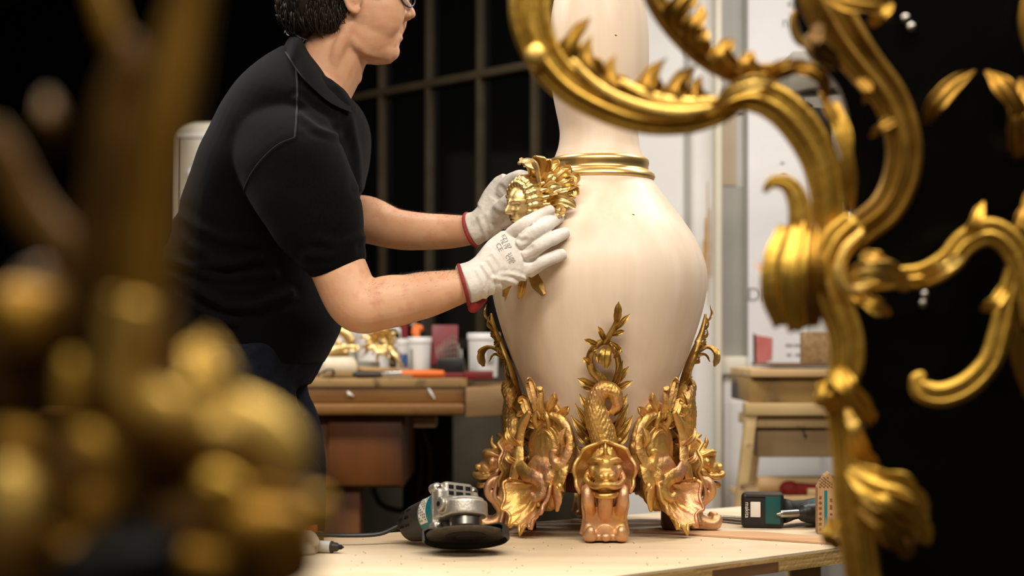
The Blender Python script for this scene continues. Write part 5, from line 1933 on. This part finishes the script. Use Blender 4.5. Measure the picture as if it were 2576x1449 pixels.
# hook with hanging petals on the left of the stem
rocaille([(1922, 482), (1944, 458), (1980, 462), (2006, 500), (2014, 560), (2004, 620)], [7, 16, 22, 28, 32, 30], SY - .012, 'hook_scroll', sc, GO)
for pts, w, m in (([(1980, 570, SY - .01), (1950, 650, SY - .03), (1948, 740, SY - .03), (1972, 815, SY - .015)], [22, 28, 32, 26], GO), ([(2020, 560, SY - .015), (2000, 660, SY - .045), (1998, 750, SY - .04), (2010, 830, SY - .02)], [24, 32, 34, 26], GO),
                  ([(2055, 570, SY - .01), (2050, 660, SY - .035), (2048, 750, SY - .03), (2040, 820, SY - .02)], [24, 30, 30, 22], GD)):
    pleaf(pts, w, 'petal', sc, m, lobes=0, cup=-.35)
pleaf([(1960, 700, SY), (1930, 690, SY - .01), (1900, 664, SY)], [12, 12, 3], 'leaf', sc, MT['bronze_pink'], lobes=1)
# heart of the ornament
rocaille([(2150, 560), (2104, 610), (2082, 680), (2098, 760), (2126, 840), (2130, 910), (2112, 980)], [36, 44, 42, 44, 44, 44, 40], SY - .02, 'main_stem', sc, GO)
rocaille([(2168, 586), (2128, 630), (2112, 690), (2140, 730), (2190, 722)], [10, 14, 16, 16, 10], SY - .045, 'inner_rim', sc, G, rails=(0,))
for pts, w, m in (([(2130, 700, SY - .04), (2190, 680, SY - .06), (2250, 692, SY - .05), (2282, 730, SY - .03)], [18, 34, 30, 8], G), ([(2150, 740, SY - .03), (2200, 770, SY - .05), (2240, 790, SY - .03)], [18, 24, 6], GO),
                  ([(2170, 640, SY - .03), (2200, 650, SY - .05), (2240, 668, SY - .04)], [14, 20, 8], G)):
    pleaf(pts, w, 'leaf', sc, m, lobes=3)
# arm to the right
rocaille([(2180, 716), (2250, 700), (2320, 694), (2384, 660), (2430, 608), (2492, 584), (2548, 622), (2582, 710), (2600, 820)], [22, 28, 32, 34, 34, 36, 36, 34, 30], SY, 'arm_scroll', sc, GO)
for pts, w, m in (([(2440, 610, SY), (2452, 560, SY - .01), (2474, 508, SY)], [20, 22, 4], GO), ([(2320, 690, SY - .02), (2370, 668, SY - .04), (2420, 648, SY - .02)], [16, 24, 6], G), ([(2560, 580, SY), (2578, 530, SY + .01), (2590, 470, SB)], [22, 20, 5], GD),
                  ([(2470, 780, SY), (2500, 760, SY - .02), (2530, 720, SY)], [10, 22, 14], GO)):
    pleaf(pts, w, 'leaf', sc, m, lobes=2)
rocaille([(2560, 640), (2535, 740), (2516, 830), (2490, 910), (2436, 968), (2372, 994), (2322, 984), (2308, 956), (2324, 940)], [22, 26, 28, 30, 32, 32, 30, 20, 10], SY, 'hook_scroll', sc, GO, rails=(-.5, .5))
rocaille([(2556, 700), (2552, 800), (2566, 900), (2592, 1000)], [28, 34, 26, 16], SY + .01, 'drop_leaf', sc, GD)

pleaf([(2326, 312, SB), (2350, 262, SB - .02), (2400, 210, SB - .01), (2452, 178, SB)], [14, 28, 22, 5], 'leaf', sc, GD, lobes=1)
pleaf([(2480, 180, SB), (2520, 220, SB - .02), (2558, 290, SB - .02), (2540, 380, SB)], [8, 30, 32, 14], 'leaf', sc, GD, lobes=2)
pleaf([(2570, 200, SB), (2556, 300, SB - .02), (2566, 400, SB)], [16, 30, 20], 'leaf', sc, GD, lobes=2)
rocaille([(2600, -40), (2590, 60), (2610, 160)], [24, 28, 20], SB - .01, 'side_scroll', sc, GD)
# lower stem with knob and rosette
rocaille([(2112, 960), (2126, 1060), (2138, 1160), (2146, 1260), (2160, 1360), (2176, 1480), (2180, 1600)], [48, 44, 46, 50, 50, 46, 40], SY - .005, 'lower_stem', sc, GO)
for pts, w, m in (([(2110, 930, SY - .03), (2130, 980, SY - .05), (2180, 1040, SY - .03), (2196, 1064, SY - .02)], [24, 34, 26, 8], GO), ([(2130, 1030, SY - .03), (2148, 1080, SY - .05), (2172, 1140, SY - .03), (2208, 1172, SY - .01)], [10, 18, 24, 8], G),
                  ([(2080, 960, SY - .02), (2070, 1000, SY - .03), (2094, 1040, SY - .02)], [20, 26, 8], GO), ([(2140, 1180, SY - .03), (2200, 1220, SY - .06), (2280, 1250, SY - .06), (2330, 1330, SY - .03)], [24, 50, 48, 16], GO),
                  ([(2160, 1230, SY - .03), (2230, 1260, SY - .07), (2300, 1310, SY - .05), (2340, 1370, SY - .03)], [20, 40, 36, 10], GO), ([(2160, 1270, SY - .03), (2230, 1310, SY - .06), (2270, 1370, SY - .04), (2290, 1404, SY - .02)], [22, 40, 30, 8], GD),
                  ([(2150, 1200, SY - .02), (2210, 1200, SY - .05), (2260, 1226, SY - .04)], [18, 26, 10], GD), ([(2100, 1310, SY - .02), (2080, 1345, SY - .04), (2110, 1380, SY - .02)], [16, 26, 8], GO)):
    pleaf(pts, w, 'leaf', sc, m, lobes=3)
put('boss', blob(B(), P(2262, 1300, SY - .03), (.030, .022, .034)), GO, sc)
b = B()
sweep(b, [P(2180, 1580, SY - .005), P(2180, 2200, SY - .005), P(2180, 3330, SY - .005)], [(.016, .016)], n=16)
lathe(b, [(.001, 0), (.10, 0), (.10, .015), (.02, .03), (.016, .05)], (P(2180, 0, SY).x, SY - .005, 0), 32, close=False)
put('stand', b, MT['black'], sc)

# black lacquered panel behind the scrollwork
pn = thing('lacquer_panel', (WX(2500, 1.7), 1.7, 0), 'tall black lacquered panel behind the gilt scrollwork', 'panel')
edge = [(1986, -330), (1990, -100), (2010, 60), (2040, 140), (2085, 186), (2120, 240), (2142, 340), (2150, 520), (2130, 620), (2130, 720), (2150, 840), (2152, 960), (2150, 1100), (2168, 1250), (2186, 1400), (2200, 1600)]
Yp = 1.665
poly = [(P(x, y, Yp).x, P(x, y, Yp).z) for x, y in edge]
poly = [(p.x, p.y) for p in spline([(a, c, 0) for a, c in poly], 60)]
poly = [(1.05, poly[0][1])] + poly + [(poly[-1][0], 0.0), (1.05, 0.0)]
b = B()
prism(b, poly, .012, M=basis((1, 0, 0), (0, 0, 1), (0, 1, 0)), c=(0, Yp, 0))
put('sheet', b, MT['lacquer'], pn, sharp=30)
put('foot', bx(.30, .36, Yp - .14, Yp + .16, 0, .03, .004), MT['black'], pn)
put('foot', bx(.95, 1.0, Yp - .14, Yp + .16, 0, .03, .004), MT['black'], pn)

# ================================================================ gilt ornament close to the lens on the left
LY = 0.60
lo = thing('gilt_ornament', (WX(350, LY), LY, 0.55), 'big out-of-focus gilded rocaille ornament on the foreground left', 'ornament')
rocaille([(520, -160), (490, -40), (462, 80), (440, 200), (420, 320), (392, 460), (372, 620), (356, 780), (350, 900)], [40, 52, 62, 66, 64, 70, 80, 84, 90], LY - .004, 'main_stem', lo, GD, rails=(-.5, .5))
rocaille([(330, 100), (322, 170), (300, 270), (296, 380), (290, 520), (270, 680), (250, 840)], [26, 52, 62, 76, 90, 100, 100], LY + .010, 'side_stem', lo, MT['gilt_deep_shade'], rails=(.3,))
rocaille([(230, -80), (260, 20), (290, 110)], [20, 30, 30], LY + .02, 'tendril', lo, GD, rails=())
rocaille([(-30, 330), (20, 420), (60, 510), (120, 590), (200, 660)], [40, 50, 54, 56, 60], LY + .010, 'side_scroll', lo, MT['gilt_deep_shade'], rails=(.3,))
pleaf([(120, 240, LY + .03), (130, 300, LY + .02), (150, 380, LY + .03)], [16, 30, 16], 'leaf', lo, MT['gilt_deep_shade'], lobes=1)
U = MT['gilt_deep_shade']


def lobe(px, py, rx, ry, dz, m, rot=0.0):
    s = LY / F_PX
    bb = blob(B(), P(px, py, LY + dz), (rx * 1.14 * s, min(rx, ry) * s * .8, ry * 1.14 * s), Matrix.Rotation(rot, 3, 'Y'), nu=24, nv=16)
    displace(bb, lambda c, n: .0016 * noise.noise(c * 90))
    put('lobe', bb, m, lo, sharp=0)


# dark backing the lobes grow from, its shade put into the colour
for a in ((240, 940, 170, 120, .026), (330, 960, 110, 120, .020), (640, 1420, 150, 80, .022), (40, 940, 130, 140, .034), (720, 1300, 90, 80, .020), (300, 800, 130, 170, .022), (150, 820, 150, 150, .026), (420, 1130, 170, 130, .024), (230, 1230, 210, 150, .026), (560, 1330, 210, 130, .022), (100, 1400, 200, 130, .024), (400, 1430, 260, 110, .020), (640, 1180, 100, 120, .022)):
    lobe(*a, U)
rocaille([(350, 760), (330, 840), (318, 910), (330, 985), (390, 1026), (450, 1044)], [84, 78, 72, 68, 58, 46], LY - .006, 'fall_scroll', lo, G, rails=())
rocaille([(440, 1046), (510, 1040), (590, 1052), (668, 1092), (722, 1156), (722, 1226)], [46, 62, 70, 70, 62, 40], LY - .008, 'crest_scroll', lo, G, rails=())
lobe(556, 1092, 50, 46, -.014, G, .5)
pleaf([(545, 1040, LY - .004), (540, 980, LY - .012), (522, 925, LY - .012), (502, 868, LY - .006)], [70, 66, 54, 34], 'leaf', lo, G, lobes=0)
lobe(555, 1232, 62, 46, -.004, GO, .3)
lobe(178, 975, 30, 70, -.002, GO)
lobe(240, 1122, 62, 36, -.008, GO, .6)
lobe(45, 1262, 70, 88, -.020, G)
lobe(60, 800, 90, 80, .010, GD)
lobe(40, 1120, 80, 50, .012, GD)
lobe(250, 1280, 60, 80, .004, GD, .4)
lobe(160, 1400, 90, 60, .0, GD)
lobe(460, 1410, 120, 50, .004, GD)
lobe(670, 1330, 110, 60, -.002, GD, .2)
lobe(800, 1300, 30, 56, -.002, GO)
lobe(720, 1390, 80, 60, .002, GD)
rocaille([(600, 1260), (660, 1256), (720, 1268)], [30, 40, 36], LY + .002, 'lip_scroll', lo, GD, rails=())
b = B()
sweep(b, [P(300, 1380, LY + .01), P(330, 1600, LY + .01), P(340, 2000, LY + .01), P(340, 2700, LY + .01)], [.030, .022, .018, .018], n=16)
zb = .55
lathe(b, [(.001, 0), (.075, 0), (.075, .012), (.03, .03), (.018, .06)], (P(340, 0, LY).x, LY + .01, zb), 32, close=False)
put('stand', b, MT['black'], lo)
st = thing('plinth', (P(340, 0, LY).x, LY + .01, 0), 'plain dark wooden plinth under the blurred gilt ornament', 'plinth')
x0 = P(340, 0, LY).x
put('post', bx(x0 - .09, x0 + .09, LY - .08, LY + .1, .03, zb - .02, .004), MT['red_wood'], st)
put('cap', bx(x0 - .11, x0 + .11, LY - .1, LY + .12, zb - .02, zb, .004), MT['red_wood'], st)
put('base', bx(x0 - .12, x0 + .12, LY - .11, LY + .13, 0, .03, .004), MT['red_wood'], st)

for px, py in ((2278, 46), (2292, 68), (2326, 742), (2322, 764)):  # polished bumps added to make the bright glints on the panel
    put('glint_bump', blob(B(), P(px, py, Yp - .002), (.0045, .003, .0045)), MT['steel'], pn, label='tiny polished bump added for a glint')
# ================================================================ angle grinder
gr = thing('angle_grinder', (P(1140, 1400, 2.45).x, 2.47, TZ), 'teal and silver angle grinder with a worn disc lying on the table', 'grinder')
A = Vector((0.03, -0.32, -0.947)).normalized()           # spindle, towards the disc
M_ = Vector((-0.56, 0.79, -0.245))
M_ = (M_ - A * M_.dot(A)).normalized()                     # towards the rear of the motor
S_ = A.cross(M_).normalized()
if S_.x < 0:
    S_ = -S_
GC = P(1172, 1369, 2.435)                                  # disc centre


def gp(s, m, a):
    """s to the right, m to the rear, a up from the disc"""
    return GC + S_ * s + M_ * m - A * a


GMAT = basis(S_, M_, -A)
GLAT = GMAT                                                # local z = up the spindle
put('abrasive_disc', lathe(B(), [(.011, .0030), (.022, .0030), (.027, .0005), (.0600, -.0012), (.0610, .0004), (.0610, .0028), (.0600, .0040), (.027, .0052), (.022, .0075), (.011, .0075)], GC, 56, GMAT), MT['disc'], gr)
put('disc_nut', lathe(B(), [(.005, -.003), (.014, -.003), (.0155, -.001), (.0155, .0032), (.005, .0032)], GC, 24, GMAT), MT['disc_dark'], gr, label='dark clamping nut')
b = B()
lathe(b, [(.0155, -.0006), (.031, -.0012), (.031, .0006), (.0155, .0012)], GC, 40, GMAT)
put('worn_ring', b, MT['disc_dark'], gr)
# guard: half drum open towards the viewer's left
b = B()
vs_, fs_ = [], []
n1 = 40
a0, a1 = math.radians(-62), math.radians(150)
for i in range(n1 + 1):
    a = lerp(a0, a1, i / n1)
    ca, sa = math.cos(a), math.sin(a)
    for r, z in ((.022, .0135), (.060, .0135), (.0665, .010), (.0670, -.006), (.0640, -.0085), (.0628, -.006), (.0640, .008), (.058, .0115), (.022, .0115)):
        vs_.append(gp(r * ca, r * sa, z))
for i in range(n1):
    for j in range(9):
        q, d = i * 9 + j, i * 9 + (j + 1) % 9
        fs_.append((q, d, d + 9, q + 9))
fs_.append(tuple(range(8, -1, -1)))
fs_.append(tuple(range(n1 * 9, n1 * 9 + 9)))
b.add(vs_, fs_)
put('disc_guard', b, MT['worn_plastic'], gr, label='dark metal guard')
put('spindle_collar', lathe(B(), [(.016, .004), (.018, .006), (.018, .012), (.0235, .012), (.0255, .014), (.0255, .026), (.022, .028), (.022, .034)], GC, 36, GMAT), MT['steel'], gr)
b = B()
# gearbox: rounded nose toward the viewer
nose = []
for k in range(17):
    a = math.radians(180 + 180 * k / 16)
    nose.append((.0340 * math.cos(a), -.004 + .028 * math.sin(a)))
poly = nose + [(.034, .034), (-.034, .034)]
prism(b, poly, .025, M=GMAT, c=gp(0, 0, .028), bev=.004, seg=3)
prism(b, [(x * .86, y * .86) for x, y in poly], .010, M=GMAT, c=gp(0, 0, .048), bev=.004, seg=3)
box(b, gp(.0, .026, .052), (.076, .020, .050), GMAT, .006, 3)
box(b, gp(.0, .034, .048), (.079, .012, .076), GMAT, .008, 3)
box(b, gp(.0, .028, .073), (.052, .025, .030), GMAT, .005, 3)
for s in (-1, 1):
    for a in (.018, .078):
        lathe(b, [(.0085, -.010), (.0085, .006), (.006, .008)], gp(s * .0325, .032, a), 16, basis(S_, A, -M_))
for s in (-1, 1):                                           # side-handle bosses
    lathe(b, [(.012, -.004), (.012, .006), (.009, .008)], gp(s * .034, .010, .048), 20, basis(M_, A, S_ * s))
put('gear_housing', fuse(b, .0012, 2), MT['alu'], gr, label='cast aluminium gear housing')
for s in (-1, 1):
    put('handle_thread', lathe(B(), [(.004, 0), (.004, .0015)], gp(s * .0418, .010, .048), 14, basis(M_, A, S_ * s)), MT['black'], gr)
    for a in (.018, .078):
        scw = lathe(B(), [(.0048, 0), (.0048, .0022), (.0036, .003)], gp(s * .0325, .024, a), 14, basis(S_, A, -M_))
        o = put('screw', scw, MT['steel'], gr)
        put('slot', box(B(), gp(s * .0325, .0212, a), (.006, .001, .0012), GMAT), MT['black'], o)
for i, s in enumerate((-.0155, 0, .0155)):
    for a in (.0690, .0790):
        put('vent_slot', box(B(), gp(s, .0160, a), ((.009, .0125, .009)[i], .003, .0062), GMAT, .0006), MT['black'], gr)
BODYM = basis(S_, -A, M_)
put('motor_housing', lathe(B(), [(.034, .040), (.0365, .042), (.0355, .060), (.0335, .078), (.0325, .090), (.031, .092)], gp(0, 0, .048), 40, BODYM), MT['teal'], gr, label='teal motor housing')
put('rear_handle', lathe(B(), [(.028, .090), (.0320, .091), (.0315, .110), (.0300, .140), (.0270, .158), (.0200, .168), (.001, .170)], gp(0, 0, .048), 40, BODYM, close=False), MT['worn_plastic'], gr, label='black rear handle')
for k in range(3):
    for j in range(2):
        a = math.radians(150 + k * 24)
        c = gp(.0306 * math.cos(a), .126 + .018 * j, .048 + .0306 * math.sin(a))
        put('vent_slot', box(B(), c, (.002, .011, .0035), basis((S_ * math.cos(a) - A * math.sin(a)), M_, (-S_ * math.sin(a) - A * math.cos(a)))), MT['black'], gr)
b = B()
for k in range(10):
    a = math.radians(140 + k * 7)
    d = math.radians(140 + (k + 1) * 7)
    r = .0352
    b.add([gp(r * 1.015 * math.cos(q), m, .048 + r * 1.015 * math.sin(q)) for m in (.060, .082) for q in (a, d)], [(0, 1, 3, 2)])
put('rating_label', b, MT['label_white'], gr, label='white rating label')
b = B()
for m0 in (.063, .068, .073, .078):
    for k in range(9):
        if (k + int(m0 * 1000)) % 4 == 0:
            continue
        a = math.radians(143 + k * 7)
        d = math.radians(148 + k * 7)
        r = .0352
        b.add([gp(r * 1.022 * math.cos(q), m, .048 + r * 1.022 * math.sin(q)) for m in (m0, m0 + .0022) for q in (a, d)], [(0, 1, 3, 2)])
put('label_print', b, MT['black'], gr)
rear = gp(-.006, .164, .046)
b = B()
c1 = P(1000, 1344, 2.56)
c1.z = max(c1.z, TZ + .006)
sweep(b, [rear, rear.lerp(c1, .5) + Vector((0, 0, .004)), c1], [.0075, .0068, .0055], n=12, prof=lambda th, t: 1 + .10 * math.sin(t * 60))
put('strain_relief', b, MT['blk_plastic'], gr)
b = B()
zc = TZ + .0038
sweep(b, [c1, Vector((c1.x - .03, c1.y - .004, zc + .001)), Vector((c1.x - .08, c1.y - .015, zc)), Vector((c1.x - .14, c1.y - .0, zc)), Vector((c1.x - .20, c1.y + .02, zc)), Vector((c1.x - .23, c1.y + .04, zc - .03)), Vector((c1.x - .25, c1.y + .05, zc - .3))], [.0036], n=8)
put('power_cord', b, MT['blk_plastic'], gr)
zs = [v.co.z + gr.location.z for ch in gr.children if ch.name.split('.')[0] not in ('power_cord', 'strain_relief') for v in ch.data.vertices]
gr.location.z += TZ + .0004 - min(zs)

# ================================================================ cordless drill
dr = thing('cordless_drill', (P(1960, 1330, 2.80).x, 2.82, TZ), 'dark teal cordless drill lying on the table by the carton', 'drill')
DYY = 2.79
bc = P(1921, 1284, DYY)
hz = .0312
bc.z = TZ + hz
Mb = rotz(math.radians(-10))
b = B()
box(b, bc + Vector((0, .012, 0)), (.074, .036, .0620), Mb, .008, 4)
put('battery', b, MT['blk_plastic'], dr, label='black battery pack')
b = B()
box(b, bc + Mb @ Vector((.016, -.0045, .002)), (.028, .008, .052), Mb, .003, 3)
put('battery_cover', b, MT['teal_dark'], dr, label='dark teal battery face')
b = B()
box(b, bc + Mb @ Vector((-.014, -.0060, .002)), (.0175, .003, .0270), Mb, .001, 2)
put('battery_label', b, MT['label_white'], dr, label='white square label')
box_b = box(B(), bc + Mb @ Vector((.0, -.004, .027)), (.060, .010, .006), Mb, .002)
put('release_catch', box_b, MT['worn_plastic'], dr)
t = text_builder('makita', .0105)
b = B()
Mt = Mb @ basis((0, 0, -1), (1, 0, 0), (0, -1, 0))
b.add(t.v, t.f, Matrix.Translation(bc + Mb @ Vector((-.0285, -.0066, .001))) @ Mt.to_4x4())
put('lettering', b, MT['label_white'], dr, smooth=False, label='white maker lettering')
b = B()
h0 = bc + Mb @ Vector((.034, .018, -.002))
h1, h2 = P(2020, 1292, 2.86), P(2075, 1290, 2.88)
for q in (h1, h2):
    q.z = TZ + .026
sweep(b, [h0, h0.lerp(h1, .5), h1, h2], [(.022, .020), (.017, .017), (.017, .018), (.022, .022)], n=18, up=(0, 0, 1))
put('grip', b, MT['blk_plastic'], dr)
b = B()
sweep(b, [P(2000, 1290, 2.845) + Vector((0, 0, .0)), P(2030, 1290, 2.855), P(2050, 1296, 2.85)], [(.004, .006), (.006, .010), (.004, .006)], n=10)
put('trigger', b, MT['teal_dark'], dr)
mc0, mc1 = P(2048, 1308, 2.80), P(2120, 1300, 2.93)
for q in (mc0, mc1):
    q.z = TZ + .0265
b = B()
sweep(b, [mc0, mc0.lerp(mc1, .15), mc0.lerp(mc1, .6), mc1], [.018, .024, .026, .022], n=24)
put('motor_housing', b, MT['teal_dark'], dr)
ax = Vector((-.93, -.36, 0)).normalized()
ch = mc0 + ax * .004
b = B()
sweep(b, [ch, ch + ax * .010, ch + ax * .020, ch + ax * .028], [.019, .018, .015, .009], n=24)
put('chuck', b, MT['blk_plastic'], dr)
b = B()
sweep(b, [ch + ax * .026, ch + ax * .030, ch + ax * .062, ch + ax * .066, ch + ax * .072], [.0065, .0072, .0066, .004, .0015], n=16)
put('bit_holder', b, MT['steel'], dr, label='steel bit holder')

# ================================================================ printed carton
cy = 2.70
ca = thing('carton', (P(2090, 1345, cy).x, cy + .02, TZ), 'printed kraft carton with a pointed top beside the drill', 'carton')
X0 = P(2057, 1345, cy).x
w, d, h, hr = .060, .045, .078, .104
Mc = rotz(math.radians(-6))
o0 = Vector((X0, cy, TZ + .0004))


def cq(x, y, z):
    return o0 + Mc @ Vector((x, y, z))


b = B()
b.add([cq(0, 0, 0), cq(w, 0, 0), cq(w, d, 0), cq(0, d, 0), cq(0, 0, h), cq(w, 0, h), cq(w, d, h), cq(0, d, h), cq(.012, 0, hr - .006), cq(.020, 0, hr), cq(.012, d, hr - .006), cq(.020, d, hr), cq(.034, 0, h), cq(.034, d, h)],
      [(3, 2, 1, 0), (0, 1, 5, 12, 9, 8, 4), (2, 3, 7, 10, 11, 13, 6), (0, 4, 7, 3), (1, 2, 6, 5), (4, 8, 10, 7), (8, 9, 11, 10), (9, 12, 13, 11), (12, 5, 6, 13)])
put('box', b, MT['kraft'], ca, sharp=20)
b = box(B(), cq(.0135, -.0004, .037), (.0048, .001, .074), Mc)
put('stripe', b, MT['teal'], ca, label='teal printed stripe')
b = box(B(), cq(.046, -.0004, .055), (.020, .001, .040), Mc)
put('orange_patch', b, MT['orange'], ca, label='orange printed patch')
for k in range(5):
    for j in range(8):
        x, z = .004 + (j % 2) * .003 + k * .0065, .080 + j * .0026
        if j < 7 and x < .026 - j * .0012:
            put('print_diamond', box(B(), cq(x, -.0004, z), (.0028, .0008, .0018), Mc @ Matrix.Rotation(.7, 3, 'Y')), MT['kraft_print'], ca)
for j in range(7):
    put('print_mark', box(B(), cq(.0045, -.0004, .008 + j * .009), (.0038, .0008, .0042), Mc @ Matrix.Rotation(.5 + j, 3, 'Y')), MT['kraft_print'], ca)
t = text_builder('CRAFT', .007)
b = B()
b.add(t.v, t.f, Matrix.Translation(cq(.0225, -.0008, .030)) @ (Mc @ basis((0, 0, 1), (-1, 0, 0), (0, -1, 0))).to_4x4())
for k, z in enumerate((.012, .022, .034, .046, .058)):
    put('print_mark', box(B(), cq(.0225, -.0004, z), (.004, .0008, (.004, .006, .003, .007, .005)[k]), Mc), MT['kraft_print'], ca)

# steel rods lying behind
for k, (a, c) in enumerate((((1742, 1300, 2.965), (1872, 1312, 2.90)), ((1760, 1308, 2.92), (1874, 1322, 2.84)))):
    pa, pb = P(*a), P(*c)
    pa.z = pb.z = TZ + .0042 + .0002
    b = B()
    sweep(b, [pa, pa.lerp(pb, .5), pb], [.004], n=10)
    o = put('steel_rod', b, MT['steel'])
    tag(o, ['thin steel rod nearest the wall side of the table', 'thin steel rod pointing at the battery pack'][k], 'rod', 'steel rods on the table')

# ================================================================ marker and bits at the left
my = 2.455
mk = thing('marker_pen', (P(835, 1392, my).x, my, TZ), 'uncapped marker pen with black tip on the table edge', 'marker')
mz = TZ + .0096
m0, m1 = Vector((P(752, 0, my).x, my + .012, mz)), Vector((P(833, 0, my).x, my, mz))
ax = (m1 - m0).normalized()
put('barrel', sweep(B(), [m0, m0.lerp(m1, .5), m1], [.0094], n=24), MT['marker_grey'], mk)
put('collar', sweep(B(), [m1 - ax * .001, m1 + ax * .002, m1 + ax * .004, m1 + ax * .009, m1 + ax * .013], [.0092, .0093, .0076, .0070, .0046], n=24), MT['blk_plastic'], mk)
put('nib', sweep(B(), [m1 + ax * .012, m1 + ax * .016, m1 + ax * .0205], [.0034, .0038, .0012], n=14), MT['black'], mk)

b = B()
cy2 = 2.45
blob(b, P(745, 1385, cy2), (.034, .030, .016))
blob(b, P(772, 1372, cy2 + .01), (.020, .026, .022), Matrix.Rotation(.5, 3, 'Y'))
blob(b, P(700, 1370, cy2), (.040, .034, .026))
blob(b, P(720, 1345, cy2), (.032, .024, .026))
sweep(b, [P(700, 1350, cy2), P(702, 1328, cy2), P(704, 1316, cy2)], [.013, .011, .007], n=14)
sweep(b, [P(735, 1350, cy2), P(742, 1326, cy2), P(743, 1314, cy2)], [.014, .012, .008], n=14)
sweep(b, [P(760, 1350, cy2), P(782, 1356, cy2 - .005), P(798, 1372, cy2 - .01)], [.010, .012, .006], n=12)
b = fuse(b, .002, 3)
displace(b, lambda c, n: .0035 * noise.noise(c * 45) + .0012 * noise.noise(c * 120))
zmin = TZ + .0005
b.v = [(p[0], p[1], max(p[2], zmin)) for p in b.v]
tag(put('white_cloth', b, MT['cloth'], sharp=0), 'crumpled white cloth lying round the marker pen', 'cloth')
oy = 2.60
t = thing('orange_block', (P(782, 1340, oy).x, oy, TZ), 'small orange block behind the crumpled cloth', 'block')
zz = P(0, 1322, oy).z - TZ
put('block', bx(P(768, 0, oy).x, P(797, 0, oy).x, oy - .012, oy + .012, TZ + .0003, TZ + zz, .002), MT['orange'], t)
t = thing('cork', (P(809, 1340, oy).x, oy, TZ), 'small brown cork standing beside the orange block', 'cork')
put('plug', lathe(B(), [(.0055, 0), (.0060, .001), (.0064, .016), (.0058, .018)], (P(809, 0, oy).x, oy - .02, TZ + .0003), 18), MT['brown_strip'], t)

# wood dust and crumbs on the table top
rnd = random.Random(5)
b = B()
for k in range(110):
    px, py = rnd.uniform(880, 2080), rnd.uniform(1340, 1446)
    Y = .32 * F_PX / (py - HY)
    p = P(px, py, Y)
    # keep to the board
    if (p - e0).to_2d().dot(Vector((en.x, en.y))) > -.03:
        continue
    s = rnd.uniform(.0006, .0017)
    box(b, (p.x, p.y, TZ + s * .3), (s * 1.6, s, s * .6), rotz(rnd.uniform(0, 3)))
o = put('wood_crumbs', b, MT['sand_dust'])
tag(o, 'scattered wood crumbs on the plywood table top', 'crumbs', kind='stuff')
